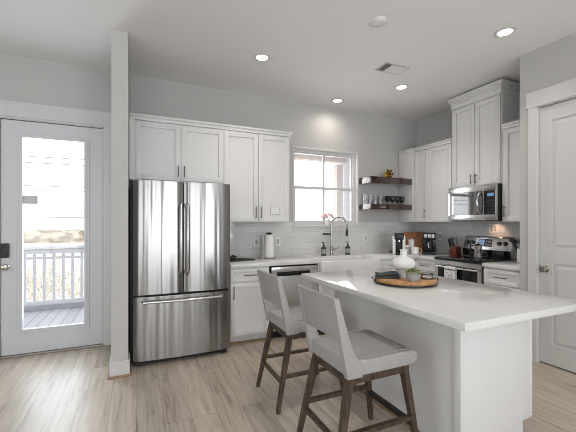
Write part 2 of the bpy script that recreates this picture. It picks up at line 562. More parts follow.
# baseboards with a tan shoe moulding
def baseboard(name, x0, x1, y0, y1):
    struct(name, MB().box(x0, x1, y0, y1, 0, 0.135, 0.004), 'trim')
b = MB(); b.box(-0.214, -0.2, 3.37, 4.28, 0, 0.14, 0.003); b.box(-0.214, -0.052, 3.356, 3.37, 0, 0.14, 0.003); b.box(-0.066, -0.052, 3.37, 3.55, 0, 0.14, 0.003)
struct('baseboard_partition', b, 'trim')
b = MB(); b.box(-0.23, -0.214, 3.35, 4.27, 0, 0.018, 0.005); b.box(-0.23, -0.036, 3.338, 3.356, 0, 0.018, 0.005); b.box(-0.052, -0.038, 3.35, 3.5, 0, 0.018, 0.005)
struct('trim_3', b, 'tan_wood')
b = MB(); b.box(XP - 0.014, XP, -3.6, 1.12, 0, 0.135, 0.004); struct('baseboard_pantry', b, 'trim')
b = MB(); b.box(-3.6, -1.34, YB - 0.014, YB, 0, 0.135, 0.004); struct('baseboard_back', b, 'trim')

# ------------------------------------------------------------------ glazed back door
b = MB()
x0, x1, zt = -1.248, -0.342, 2.428
gx0, gx1, gz0, gz1 = -1.085, -0.505, 0.255, 2.275
y0, y1 = YB + 0.018, YB + 0.06
b.box(x0, gx0, y0, y1, 0.02, zt); b.box(gx1, x1, y0, y1, 0.02, zt)
b.box(gx0, gx1, y0, y1, 0.02, gz0); b.box(gx0, gx1, y0, y1, gz1, zt)
door1 = struct('door_1', b, 'door')
def ring(b, x0, x1, z0, z1, wd, ya, yb, bev=0.0):
    b.box(x0, x0 + wd, ya, yb, z0, z1, bev); b.box(x1 - wd, x1, ya, yb, z0, z1, bev)
    b.box(x0 + wd - .001, x1 - wd + .001, ya, yb, z0, z0 + wd, bev); b.box(x0 + wd - .001, x1 - wd + .001, ya, yb, z1 - wd, z1, bev)
    return b
b = MB(); ring(b, gx0 - 0.035, gx1 + 0.035, gz0 - 0.035, gz1 + 0.035, 0.028, y0 - 0.008, y0, 0.003); ring(b, gx0 - 0.012, gx1 + 0.012, gz0 - 0.012, gz1 + 0.012, 0.028, y0 - 0.016, y0 + 0.02, 0.004)
struct('glazing_frame', b, 'door', door1)
struct('glass_pane', MB().box(gx0, gx1, YB + 0.036, YB + 0.042, gz0, gz1), 'pane', door1)
b = MB(); b.lathe([(0.0, 0.0), (0.030, 0.0), (0.030, 0.008), (0.014, 0.012), (0.012, 0.035), (0.026, 0.045), (0.031, 0.058), (0.026, 0.070), (0, 0.074)], (-1.205, y0, 0.925), mtx=Matrix.Rotation(R(90), 4, 'X'))
struct('door_knob', b, 'nickel', door1)
b = MB(); b.box(-1.245, -1.178, y0 - 0.03, y0, 1.02, 1.165, 0.008)
kp = struct('keypad_lock', b, 'black', door1)
b = MB()
for i in range(4):
    for j in range(3):
        b.box(-1.232 + j * 0.016, -1.222 + j * 0.016, y0 - 0.0315, y0 - 0.03, 1.075 + i * 0.018, 1.085 + i * 0.018)
struct('key_buttons', b, 'dial_dark', kp)
b = MB(); b.box(-1.29, -1.20, YB + 0.061, YB + 0.075, 0.0, 2.45); b.box(-0.39, -0.31, YB + 0.061, YB + 0.075, 0.0, 2.45); b.box(-1.29, -0.31, YB + 0.061, YB + 0.075, 2.38, 2.45); struct('gap_darkener', b, 'gap', door1)  # black strips added behind the slab to darken its gap and block leaking light
b = MB(); b.box(-1.30, -0.30, YB - 0.02, YB + 0.06, 0.0, 0.016, 0.004); struct('threshold', b, 'nickel', door1)
# casing
b = MB()
b.box(-0.325, -0.245, YB - 0.02, YB, 0, 2.455, 0.003); b.box(-1.345, -1.265, YB - 0.02, YB, 0, 2.455, 0.003)
b.box(-1.36, -0.232, YB - 0.024, YB, 2.455, 2.612, 0.003)
b.box(-1.36, -0.225, YB - 0.012, YB, 2.44, 2.455)
struct('trim_4', b, 'trim')
b = MB(); b.box(-0.338, -0.318, YB, YB + 0.1, 0, 2.455); b.box(-1.272, -1.252, YB, YB + 0.1, 0, 2.455); b.box(-1.272, -0.318, YB, YB + 0.1, 2.434, 2.455)
struct('trim_5', b, 'trim')
tag(struct('grey_plate', MB().box(-1.08, -0.945, YB + 0.028, YB + 0.0355, 1.572, 1.658, 0.002), 'greyplate', None), 'small grey plate stuck to the glass of the patio door', 'plate')  # flat grey rectangle on the inside of the door glass
bpy.data.objects['grey_plate'].pop('kind', None) if hasattr(bpy.data.objects['grey_plate'], 'pop') else None
if 'kind' in bpy.data.objects['grey_plate']:
    del bpy.data.objects['grey_plate']['kind']

# ------------------------------------------------------------------ kitchen window
yw = YB + 0.075
b = MB()
ring(b, 2.01, 3.105, 1.335, 2.445, 0.045, yw - 0.02, yw + 0.05, 0.003)
ring(b, 2.05, 3.065, 1.375, 1.90, 0.030, yw - 0.012, yw + 0.02, 0.003)
ring(b, 2.05, 3.065, 1.865, 2.405, 0.026, yw + 0.01, yw + 0.04, 0.003)
b.box(2.05, 3.065, yw - 0.016, yw + 0.03, 1.865, 1.905, 0.003)
b.box(2.54, 2.566, yw, yw + 0.03, 1.39, 2.42)
# reveals
b.box(2.01, 2.02, YB - 0.001, yw, 1.335, 2.445); b.box(3.095, 3.105, YB - 0.001, yw, 1.335, 2.445); b.box(2.01, 3.105, YB - 0.001, yw, 2.435, 2.445)
win = struct('window_1', b, 'trim')
b = MB(); b.box(2.06, 3.055, yw + 0.004, yw + 0.008, 1.39, 1.89); struct('lower_pane', b, 'pane', win)
b = MB(); b.box(2.06, 3.055, yw + 0.024, yw + 0.028, 1.88, 2.40); struct('upper_pane', b, 'pane', win)
b = MB(); b.box(1.985, 3.13, YB - 0.03, yw - 0.015, 1.318, 1.338, 0.004); struct('window_sill', b, 'trim', win)
b = MB(); ring(b, 2.0, 3.115, 1.33, 2.455, 0.018, YB - 0.008, YB + 0.001, 0.002); struct('window_bead', b, 'trim', win)

# ------------------------------------------------------------------ pantry door (two-panel) and casing
b = MB()
dy0, dy1, dzt = 1.236, 2.020, 2.502
px = XP + 0.022
def panel_door(b):
    st = 0.105
    b.box(px, px + 0.035, dy1 - st, dy1, 0.012, dzt); b.box(px, px + 0.035, dy0, dy0 + st, 0.012, dzt)
    for z0, z1 in ((0.012, 0.20), (0.985, 1.125), (2.36, dzt)):
        b.box(px, px + 0.035, dy0 + st, dy1 - st, z0, z1)
    for z0, z1 in ((0.20, 0.985), (1.125, 2.36)):
        b.box(px + 0.012, px + 0.03, dy0 + st, dy1 - st, z0, z1)
        # raised field with sloping border
        a0, a1 = dy0 + st, dy1 - st
        m_ = 0.045
        t = bmesh.new()
        def q(ya, yb, za, zb, x):
            return [t.verts.new((x, ya, za)), t.verts.new((x, yb, za)), t.verts.new((x, yb, zb)), t.verts.new((x, ya, zb))]
        o_ = q(a0 + 0.018, a1 - 0.018, z0 + 0.018, z1 - 0.018, px + 0.012); i_ = q(a0 + m_, a1 - m_, z0 + m_, z1 - m_, px + 0.003)
        for k in range(4):
            t.faces.new((o_[k], o_[(k + 1) % 4], i_[(k + 1) % 4], i_[k]))
        t.faces.new(i_); bmesh.ops.recalc_face_normals(t, faces=list(t.faces)); b._merge(t)
panel_door(b)
door2 = struct('door_2', b, 'trim')
b = MB(); b.lathe([(0, 0), (0.032, 0), (0.032, 0.006), (0.014, 0.012), (0.012, 0.034), (0.025, 0.044), (0.030, 0.056), (0.025, 0.068), (0, 0.072)], (px, 1.968, 0.925), mtx=Matrix.Rotation(R(-90), 4, 'Y'))
struct('door_knob', b, 'nickel', door2)
b = MB(); b.box(px - 0.004, px + 0.004, 2.017, 2.0225, 0.88, 0.97); struct('strike_plate', b, 'nickel', door2)
b = MB()
b.box(XP - 0.02, XP, 2.030, 2.110, 0, 2.515, 0.003); b.box(XP - 0.02, XP, 1.145, 1.225, 0, 2.515, 0.003)
b.box(XP - 0.024, XP, 1.125, 2.128, 2.515, 2.675, 0.003)
struct('trim_6', b, 'trim')
b = MB(); b.box(XP - 0.002, XP + 0.1, 2.0245, 2.066, 0, 2.53); b.box(XP - 0.002, XP + 0.1, 1.21, 1.232, 0, 2.53); b.box(XP - 0.002, XP + 0.1, 1.21, 2.066, 2.508, 2.532); struct('door_shadow_gap', MB().box(3.69, 3.70, 1.21, 2.066, 0, 2.53), 'gap', door2)
struct('trim_7', b, 'trim')

# ------------------------------------------------------------------ outdoors, seen through door and window
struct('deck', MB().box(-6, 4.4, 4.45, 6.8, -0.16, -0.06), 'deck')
struct('ground', MB().box(-120, 160, 6.9, 260, -2.6, -2.5), 'sand')
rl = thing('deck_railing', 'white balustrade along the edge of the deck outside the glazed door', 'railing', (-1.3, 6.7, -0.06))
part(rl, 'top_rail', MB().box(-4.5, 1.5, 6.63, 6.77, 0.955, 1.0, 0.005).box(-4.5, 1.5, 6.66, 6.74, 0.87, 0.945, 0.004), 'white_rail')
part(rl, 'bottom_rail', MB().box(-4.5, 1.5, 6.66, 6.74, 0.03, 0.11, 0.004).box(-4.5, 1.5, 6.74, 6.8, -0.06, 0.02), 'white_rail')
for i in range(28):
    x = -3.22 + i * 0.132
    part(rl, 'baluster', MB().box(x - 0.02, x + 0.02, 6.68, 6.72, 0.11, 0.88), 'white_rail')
# scrub on the dunes beyond the deck
b = MB()
for i in range(420):
    y = 9 + 22 * random.random() ** 1.5; x = -y * (0.05 + 0.45 * random.random())
    h_ = random.uniform(0.35, 0.9)
    for k in range(7):
        a = random.random() * 6.28; lx, ly = math.cos(a) * h_ * 0.5, math.sin(a) * h_ * 0.5
        px_, py_ = x + random.uniform(-.3, .3), y + random.uniform(-.3, .3)
        wv = 0.04
        t = bmesh.new()
        v = [t.verts.new(c) for c in ((px_ - wv, py_, -2.5), (px_ + wv, py_, -2.5), (px_ + lx + wv, py_ + ly, -2.5 + h_), (px_ + lx * 1.2, py_ + ly * 1.2, -2.5 + h_ * 1.15), (px_ + lx - wv, py_ + ly, -2.5 + h_))]
        t.faces.new(v); b._merge(t)
solo('dune_grass', b, 'scrub', 'dry pale dune grass growing beyond the deck railing', 'grass', kind='stuff')
M['ridge'] = add_noise(mat('ridge_scrub', rough=1.0, spec=0), (0.5, 0.5, 1.5), (0.20, 0.17, 0.13), (0.44, 0.38, 0.30), 0.4, 0.6)
b = MB()
for i in range(26):
    x = -66 + i * 3
    b.ball((x, 82 + random.uniform(-2, 2), -2.6), 3.0, (1.3, 0.8, random.uniform(0.85, 0.98)), 14, 8)
struct('dune_ridge', b, 'ridge')
struct('road', MB().box(-60, 12, 44, 47, -2.5, -2.47), 'cable')
for i, (z, z2, lab) in enumerate(((6.42, 6.35, 'topmost thin cable crossing the white sky outside the glazed door'), (5.97, 5.9, 'thin cable second from the top in the sky outside the door'), (4.35, 4.2, 'thin cable third from the top in the sky outside the door'), (3.75, 4.0, 'cable level with the grey plate in the door glass'), (2.4, 1.75, 'lowest cable across the sky just below the grey plate in the door glass'))):
    pts = [(-40 + 5 * k, 30, z + (z2 - z) * k / 10 + 0.1 - 0.3 * math.sin(math.pi * k / 10)) for k in range(11)]
    solo('utility_cable', MB().tube(pts, 0.032, 6), 'cable', lab, 'cable')
# porch outside the kitchen window
struct('porch_ceiling', MB().box(1.0, 6.0, 4.46, 5.75, 2.62, 2.7), 'soffit')
struct('porch_beam', MB().box(1.0, 6.0, 5.55, 5.70, 2.55, 2.62), 'soffit')
struct('porch_post', MB().box(3.50, 3.63, 5.5, 5.63, -0.06, 2.5, 0.006), 'post')
struct('porch_side_wall', MB().box(3.72, 3.84, 4.46, 5.75, -0.06, 2.62), 'siding')

# ------------------------------------------------------------------ wall cabinets
def crown(b, face, plane, a0, a1, z, ends=(0.0, 0.0), back=0.33):
    """small stepped crown; ends = how far it wraps past each end"""
    b.fbox(face, plane, a0 - ends[0] * 0.4, a1 + ends[1] * 0.4, z, z + 0.036, -back, 0.010, 0.002)
    b.fbox(face, plane, a0 - ends[0], a1 + ends[1], z + 0.036, z + 0.060, -back, 0.028, 0.004)

YU = 3.97           # carcass front of the uppers; doors stand 20 mm proud
c = thing('wall_cabinet', 'white two-door cabinet over the stainless fridge', 'cabinet', (0.45, 4.1, 1.835))
part(c, 'body', MB().box(-0.064, 0.945, YU, YB, 1.835, 2.475), 'cabinet')
part(c, 'filler', MB().box(-0.064, -0.0135, YU - 0.021, YU, 1.835, 2.475), 'cabinet')
for a0, a1, hx in ((-0.008, 0.457, 0.427), (0.462, 0.943, 0.493)):
    d = part(c, 'door', MB().shaker('Y', YU, a0, a1, 1.842, 2.468), 'cabinet')
    part(d, 'handle', MB().pull('Y', YU - 0.02, hx, 1.945, 0.13), 'pull')
b = MB(); crown(b, 'Y', YU - 0.02, -0.064, 0.945, 2.475, back=0.345); part(c, 'crown', b, 'cabinet')

c = thing('wall_cabinet', 'tall white two-door cabinet between the fridge and the window', 'cabinet', (1.38, 4.1, 1.385))
part(c, 'body', MB().box(0.947, 1.80, YU, YB - 0.001, 1.385, 2.475), 'cabinet')
for a0, a1, hx in ((0.949, 1.372, 1.340), (1.377, 1.794, 1.408)):
    d = part(c, 'door', MB().shaker('Y', YU, a0, a1, 1.392, 2.468), 'cabinet')
    part(d, 'handle', MB().pull('Y', YU - 0.02, hx, 1.505, 0.14), 'pull')
b = MB(); crown(b, 'Y', YU - 0.02, 0.945, 1.80, 2.475, (0, 0.03), back=0.345); part(c, 'crown', b, 'cabinet')
cd_ = thing('door_rectangle', 'small framed white card on the door right of the two beside the window', 'rectangle', (1.60, 3.956, 1.49))  # white rectangle with a grey outline, flat on the door face
part(cd_, 'frame', ring(MB(), 1.535, 1.665, 1.478, 1.578, 0.005, 3.953, 3.958), 'soft_grey')
part(cd_, 'sheet', MB().box(1.538, 1.662, 3.9555, 3.9585, 1.481, 1.575), 'white')

XU = 3.97
XK = 3.97
c = thing('wall_cabinet', 'white corner wall cabinet with two doors beside the walnut shelves', 'cabinet', (4.12, 3.8, 1.385))
part(c, 'body', MB().box(XK, XR - 0.011, 3.312, YB - 0.011, 1.385, 2.475), 'cabinet')
part(c, 'filler', MB().box(3.915, XK, 3.992, YB - 0.012, 1.385, 2.475, 0.002), 'cabinet')
d = part(c, 'door', MB().shaker('X', XK, 3.722, 3.986, 1.392, 2.468), 'cabinet')
part(d, 'handle', MB().pull('X', XK - 0.02, 3.77, 1.51, 0.13), 'pull')
part(c, 'door', MB().shaker('X', XK, 3.317, 3.718, 1.392, 2.468), 'cabinet')
b = MB(); crown(b, 'X', XK - 0.02, 3.312, 3.985, 2.475, back=0.33); crown(b, 'X', 3.915, 3.992, YB - 0.012, 2.475, (0.02, 0), back=0.37)
part(c, 'crown', b, 'cabinet')

c = thing('wall_cabinet', 'tallest white cabinet with two doors, over the microwave', 'cabinet', (4.1, 2.97, 1.845))
part(c, 'body', MB().box(XU, XR - 0.011, 2.625, 3.31, 1.845, 2.93), 'cabinet')
for a0, a1, hx in ((2.972, 3.300, 3.003), (2.633, 2.965, 2.935)):
    d = part(c, 'door', MB().shaker('X', XU, a0, a1, 1.852, 2.905), 'cabinet')
    part(d, 'handle', MB().pull('X', XU - 0.02, hx, 1.935, 0.12), 'pull')
b = MB()
for k_, (z0_, z1_, o_) in enumerate(((2.915, 2.985, 0.004), (2.985, 3.005, 0.014), (3.005, 3.022, 0.024), (3.022, 3.040, 0.034), (3.040, 3.062, 0.046))):
    b.box(XU - 0.02 - o_, XR - 0.011, 2.625 - o_, 3.31 + min(o_, 0.03), z0_, z1_, 0.0015)
part(c, 'crown', b, 'cabinet')

c = thing('wall_cabinet', 'narrow white one-door cabinet at the right of the microwave', 'cabinet', (4.12, 2.41, 1.385))
part(c, 'body', MB().box(XU, XR - 0.011, 2.205, 2.620, 1.385, 2.475), 'cabinet')
d = part(c, 'door', MB().shaker('X', XU, 2.21, 2.60, 1.392, 2.468), 'cabinet')
part(d, 'handle', MB().pull('X', XU - 0.02, 2.575, 1.51, 0.13), 'pull')
b = MB(); crown(b, 'X', XU - 0.02, 2.205, 2.610, 2.475, back=0.35); part(c, 'crown', b, 'cabinet')

# ------------------------------------------------------------------ base cabinets
YC, XC = 3.69, 3.67        # carcass fronts
def base_body(face, a0, a1, back):
    b = MB(); pl = YC if face == 'Y' else XC
    b.fbox(face, pl, a0, a1, 0.10, 0.874, -back, 0); b.fbox(face, pl, a0, a1, 0.0, 0.10, -back, -0.065)
    return b
c = thing('base_cabinet', 'white base cabinet with a drawer over a door, beside the fridge', 'cabinet', (1.18, 3.95, 0))
part(c, 'body', base_body('Y', 0.947, 1.415, 0.60), 'cabinet')
d = part(c, 'drawer', MB().shaker('Y', YC, 0.955, 1.408, 0.712, 0.852, rail=0.035), 'cabinet'); part(d, 'handle', MB().pull('Y', YC - 0.02, 1.18, 0.785, 0.15, False), 'pull')
d = part(c, 'door', MB().shaker('Y', YC, 0.955, 1.408, 0.112, 0.700), 'cabinet'); part(d, 'handle', MB().pull('Y', YC - 0.02, 0.985, 0.60, 0.15), 'pull')
part(c, 'shoe_molding', MB().box(0.947, 1.415, YC + 0.05, YC + 0.066, 0, 0.02), 'tan_wood')

c = thing('base_cabinet', 'white sink base cabinet under the apron sink', 'cabinet', (2.53, 3.95, 0))
part(c, 'body', MB().box(2.06, 2.985, YC, YB - 0.012, 0.10, 0.64).box(2.06, 2.985, YC + 0.065, YB - 0.012, 0, 0.10).box(2.06, 2.078, YC - 0.01, YB - 0.012, 0.64, 0.874).box(2.984, 3.0, YC - 0.01, YB - 0.012, 0.64, 0.874), 'cabinet')
for a0, a1, hx in ((2.07, 2.52, 2.49), (2.528, 2.98, 2.558)):
    d = part(c, 'door', MB().shaker('Y', YC, a0, a1, 0.112, 0.63), 'cabinet'); part(d, 'handle', MB().pull('Y', YC - 0.02, hx, 0.53, 0.14), 'pull')

c = thing('base_cabinet', 'white corner base cabinet right of the sink with a pull on its drawer', 'cabinet', (3.3, 3.95, 0))
part(c, 'body', base_body('Y', 3.0, XC, 0.60), 'cabinet')
d = part(c, 'drawer', MB().shaker('Y', YC, 3.01, 3.50, 0.712, 0.852, rail=0.035), 'cabinet'); part(d, 'handle', MB().pull('Y', YC - 0.02, 3.255, 0.785, 0.15, False), 'pull')
d = part(c, 'door', MB().shaker('Y', YC, 3.01, 3.50, 0.112, 0.70), 'cabinet'); part(d, 'handle', MB().pull('Y', YC - 0.02, 3.04, 0.6, 0.15), 'pull')

c = thing('base_cabinet', 'white base cabinet left of the range with a pull on its drawer', 'cabinet', (3.95, 3.5, 0))
part(c, 'body', base_body('X', 3.312, YC + 0.6, 0.60), 'cabinet')
d = part(c, 'drawer', MB().shaker('X', XC, 3.32, 3.655, 0.712, 0.852, rail=0.035), 'cabinet'); part(d, 'handle', MB().pull('X', XC - 0.02, 3.49, 0.785, 0.15, False), 'pull')
d = part(c, 'door', MB().shaker('X', XC, 3.32, 3.655, 0.112, 0.70), 'cabinet'); part(d, 'handle', MB().pull('X', XC - 0.02, 3.35, 0.6, 0.15), 'pull')

c = thing('base_cabinet', 'white base cabinet between the range and the pantry door', 'cabinet', (3.95, 2.42, 0))
part(c, 'body', base_body('X', 2.205, 2.632, 0.60), 'cabinet')
d = part(c, 'drawer', MB().shaker('X', XC, 2.213, 2.625, 0.690, 0.852, rail=0.04), 'cabinet'); part(d, 'handle', MB().pull('X', XC - 0.02, 2.42, 0.772, 0.15, False), 'pull')
d = part(c, 'door', MB().shaker('X', XC, 2.213, 2.625, 0.112, 0.68), 'cabinet'); part(d, 'handle', MB().pull('X', XC - 0.02, 2.59, 0.6, 0.15), 'pull')

# worktops
ct = MB(); ZT = 0.914
ct.box(0.947, 2.078, 3.65, YB - 0.011, 0.874, ZT, 0.003)
ct.box(2.078, 2.984, 4.03, YB - 0.011, 0.874, ZT, 0.0)
ct.box(2.984, XR - 0.011, 3.65, YB - 0.011, 0.874, ZT, 0.003)
ct.box(3.63, XR - 0.011, 3.308, 3.66, 0.874, ZT, 0.003)
solo('countertop', ct, 'quartz', 'long L-shaped white quartz worktop around the sink and corner', 'countertop')
solo('countertop', MB().box(3.63, XR - 0.011, 2.203, 2.636, 0.874, ZT, 0.003), 'quartz', 'short white quartz worktop between the range and the pantry wall', 'countertop')

# apron sink
b = MB()
b.box(2.081, 2.981, 3.615, 3.65, 0.645, 0.898, 0.012, 3)
b.box(2.081, 2.981, 3.64, 4.028, 0.645, 0.67)
b.box(2.081, 2.115, 3.63, 4.028, 0.66, 0.895, 0.004); b.box(2.947, 2.981, 3.63, 4.028, 0.66, 0.895, 0.004); b.box(2.081, 2.981, 3.995, 4.028, 0.66, 0.895, 0.004)
s_ = thing('farmhouse_sink', 'white apron-front sink under the kitchen window', 'sink', (2.53, 3.88, 0.645))
part(s_, 'basin', b, 'porcelain')
part(s_, 'drain', MB().lathe([(0, 0.671), (0.045, 0.671), (0.045, 0.674), (0.03, 0.672), (0, 0.672)], (2.53, 3.9, 0)), 'chrome')

# dishwasher
c = thing('dishwasher', 'stainless dishwasher between the drawers and the sink', 'dishwasher', (1.735, 3.95, 0))
part(c, 'body', MB().box(1.42, 2.056, 3.70, 4.27, 0.09, 0.872), 'gap')
d = part(c, 'door', MB().box(1.435, 2.045, 3.655, 3.70, 0.11, 0.745, 0.003).box(1.435, 2.045, 3.655, 3.70, 0.795, 0.855, 0.004).box(1.435, 1.50, 3.655, 3.70, 0.74, 0.80).box(1.94, 2.045, 3.655, 3.70, 0.74, 0.80), 'steel_flat')
part(d, 'handle', MB().box(1.50, 1.94, 3.69, 3.70, 0.745, 0.795).box(1.50, 1.94, 3.672, 3.70, 0.765, 0.797, 0.004), 'black')
part(c, 'toe_kick', MB().box(1.42, 2.056, 3.76, 3.80, 0, 0.09), 'black')

# ------------------------------------------------------------------ refrigerator
c = thing('refrigerator', 'stainless french-door fridge beside the partition', 'fridge', (0.435, 3.9, 0))
FY = 3.56
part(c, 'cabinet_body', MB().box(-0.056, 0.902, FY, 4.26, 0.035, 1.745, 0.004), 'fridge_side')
def fdoor(x0, x1, z0, z1, bow=0.022, yf=3.505, n=14):
    pts = []
    for i in range(n + 1):
        t = i / n; x = x0 + (x1 - x0) * t
        e = 1 - (2 * t - 1) ** 2
        edge = min(t, 1 - t) * (x1 - x0)
        rnd = 0.012 * max(0, 1 - edge / 0.02) ** 2
        pts.append((x, yf - bow * e + rnd))
    pts += [(x1, FY - 0.004), (x0, FY - 0.004)]
    return MB().prism(pts, 'z', z0, z1)
d = part(c, 'door', fdoor(-0.026, 0.430, 0.685, 1.78), 'steel')
part(d, 'handle', MB().tube([(0.403, 3.505, 0.86), (0.403, 3.457, 0.90), (0.403, 3.45, 1.2), (0.403, 3.457, 1.53), (0.403, 3.505, 1.57)], 0.0125, 12), 'steel_flat')
d = part(c, 'door', fdoor(0.440, 0.906, 0.685, 1.78), 'steel')
part(d, 'handle', MB().tube([(0.468, 3.505, 0.86), (0.468, 3.457, 0.90), (0.468, 3.45, 1.2), (0.468, 3.457, 1.53), (0.468, 3.505, 1.57)], 0.0125, 12), 'steel_flat')
d = part(c, 'freezer_drawer', fdoor(-0.026, 0.906, 0.055, 0.665, 0.026), 'steel')
part(d, 'handle', MB().tube([(0.055, 3.505, 0.618), (0.065, 3.448, 0.618), (0.435, 3.430, 0.618), (0.805, 3.448, 0.618), (0.815, 3.505, 0.618)], 0.0135, 12), 'steel_flat')
part(c, 'hinge_cover', MB().box(-0.01, 0.88, FY, 3.72, 1.745, 1.775, 0.006), 'black')
part(c, 'kick_plate', MB().box(-0.01, 0.88, FY - 0.01, FY + 0.1, 0.012, 0.05), 'black')
for x in (0.03, 0.84):
    part(c, 'foot', MB().cyl((x - 0.02, FY - 0.01, 0.018), (x + 0.02, FY - 0.01, 0.018), 0.018), 'black')

# ------------------------------------------------------------------ microwave
mw = thing('microwave', 'stainless over-the-range microwave with a black glass door', 'microwave', (4.08, 2.955, 1.40))
part(mw, 'body', MB().box(3.905, XR - 0.011, 2.628, 3.298, 1.405, 1.843, 0.003), 'fridge_side')
b = MB(); X0 = 3.88
b.fbox('X', 3.905, 2.628, 3.30, 1.405, 1.475, 0, 0.028, 0.003); b.fbox('X', 3.905, 2.628, 3.30, 1.765, 1.843, 0, 0.028, 0.003)
b.fbox('X', 3.905, 3.272, 3.30, 1.47, 1.77, 0, 0.028); b.fbox('X', 3.905, 2.628, 2.645, 1.47, 1.77, 0, 0.028)
b.fbox('X', 3.905, 2.79, 2.80, 1.40, 1.843, 0.027, 0.029)
d = part(mw, 'door', b, 'steel_flat')
part(d, 'window', MB().fbox('X', 3.905, 2.80, 3.274, 1.473, 1.767, 0, 0.024), 'mirror_glass')
pts = [(3.876, 2.835, 1.49), (3.838, 2.835, 1.53), (3.826, 2.835, 1.62), (3.838, 2.835, 1.71), (3.876, 2.835, 1.75)]
part(d, 'handle', MB().tube(pts, 0.015, 12), 'chrome')
p_ = part(mw, 'control_panel', MB().fbox('X', 3.905, 2.645, 2.80, 1.473, 1.767, 0, 0.024), 'black_glass')
part(p_, 'display', MB().fbox('X', 3.881, 2.665, 2.745, 1.695, 1.735, 0, 0.001), 'display')
b = MB()
for i in range(5):
    for j in range(3):
        b.fbox('X', 3.881, 2.665 + j * 0.03, 2.682 + j * 0.03, 1.50 + i * 0.034, 1.516 + i * 0.034, 0, 0.001)
part(p_, 'buttons', b, 'dial_dark')
part(mw, 'vent_grille', MB().box(3.90, 4.2, 2.64, 3.29, 1.398, 1.405), 'black')

# ------------------------------------------------------------------ range
rg = thing('range', 'stainless electric range with a black glass cooktop', 'stove', (3.95, 2.97, 0))
part(rg, 'body', MB().box(3.66, 4.25, 2.642, 3.302, 0.03, 0.895), 'fridge_side')
part(rg, 'cooktop', MB().box(3.615, 4.20, 2.640, 3.304, 0.893, 0.928, 0.006), 'black_glass')
b = MB(); b.fbox('X', 3.66, 2.645, 3.30, 0.825, 0.892, 0, 0.03, 0.004); b.fbox('X', 3.66, 2.645, 3.30, 0.22, 0.33, 0, 0.03, 0.004)
b.fbox('X', 3.66, 2.645, 2.69, 0.33, 0.826, 0, 0.03); b.fbox('X', 3.66, 3.255, 3.30, 0.33, 0.826, 0, 0.03)
d = part(rg, 'oven_door', b, 'steel_flat')
part(d, 'oven_window', MB().fbox('X', 3.66, 2.69, 3.255, 0.33, 0.826, 0, 0.028), 'black_glass')
part(d, 'handle', MB().tube([(3.632, 2.69, 0.815), (3.585, 2.69, 0.815)], 0.009).tube([(3.632, 3.255, 0.815), (3.585, 3.255, 0.815)], 0.009).tube([(3.585, 2.665, 0.815), (3.585, 3.28, 0.815)], 0.012, 12), 'steel_flat')
part(rg, 'storage_drawer', MB().fbox('X', 3.66, 2.645, 3.30, 0.05, 0.21, 0, 0.03, 0.004), 'steel_flat')
# sloped backguard
b = MB().prism([(4.165, 0.93), (4.165, 1.02), (4.21, 1.185), (4.235, 1.20), (4.265, 1.195), (4.265, 0.93)], 'y', 2.642, 3.302, 0.004)
bgd = part(rg, 'backguard', b, 'steel_flat')
sl = Matrix.Translation(Vector((4.165, 0, 1.02))) @ Matrix.Rotation(math.atan2(0.045, 0.165), 4, 'Y')
part(bgd, 'control_glass', MB().box(-0.004, 0.002, 2.90, 3.085, 0.045, 0.145, mtx=sl), 'black_glass')
part(bgd, 'display', MB().box(-0.006, -0.003, 3.0, 3.075, 0.055, 0.135, mtx=sl), 'display')
b = MB()
for i in range(3):
    for j in range(2):
        b.box(-0.006, -0.003, 2.912 + i * 0.026, 2.928 + i * 0.026, 0.06 + j * 0.04, 0.085 + j * 0.04, mtx=sl)
part(bgd, 'buttons', b, 'soft_grey')
for y in (3.245, 3.17, 2.80, 2.72):
    k_ = MB().lathe([(0, 0), (0.028, 0), (0.028, 0.006), (0.022, 0.008), (0.019, 0.032), (0, 0.034)], (0, 0, 0), 20, mtx=sl @ Matrix.Translation(Vector((0, y, 0.095))) @ Matrix.Rotation(R(-90), 4, 'Y'))
    part(bgd, 'knob', k_, 'dial_dark')
part(bgd, 'lower_band', MB().box(4.158, 4.166, 2.645, 3.30, 0.93, 1.025), 'black_glass')
for (x, y, r_) in ((3.76, 3.13, 0.10), (3.76, 2.81, 0.08), (4.03, 3.13, 0.075), (4.03, 2.81, 0.10)):
    part(rg, 'burner_ring', MB().lathe([(r_, 0.9281), (r_ + 0.003, 0.9281), (r_ + 0.003, 0.9286), (r_, 0.9286)], (x, y, 0), 32, closed=True), 'dial_dark')

# towel over the oven handle
tw = thing('dish_towel', 'white printed dish towel hanging over the oven handle', 'towel', (3.57, 3.02, 0.5))
n_ = 18; b = MB(); t = bmesh.new(); ya, yb = 2.945, 3.095
path = [(3.603, 0.60), (3.603, 0.80), (3.600, 0.826), (3.585, 0.831), (3.571, 0.826), (3.567, 0.80), (3.566, 0.70), (3.567, 0.52)]
rows = []
for (x, z) in path:
    rows.append([(x, ya + (yb - ya) * i / n_, z, i) for i in range(n_ + 1)])
fv = [[t.verts.new((x - 0.003 * math.sin(i * 1.1) * (1 if k > 4 else 0.2), y, z)) for (x, y, z, i) in rw] for k, rw in enumerate(rows)]
for k in range(len(fv) - 1):
    for i in range(n_):
        t.faces.new((fv[k][i], fv[k][i + 1], fv[k + 1][i + 1], fv[k + 1][i]))
bmesh.ops.recalc_face_normals(t, faces=list(t.faces)); bmesh.ops.solidify(t, geom=list(t.faces), thickness=0.002); b._merge(t)
part(tw, 'cloth', b, 'white')
b = MB()
for i in range(9):
    y = 3.085 - i * 0.0165
    b.box(3.5595, 3.562, y - 0.011, y, 0.785 + 0.004 * (i % 2), 0.803 - 0.003 * (i % 3))
part(tw, 'printed_words', b, 'dial_dark')
b = MB()
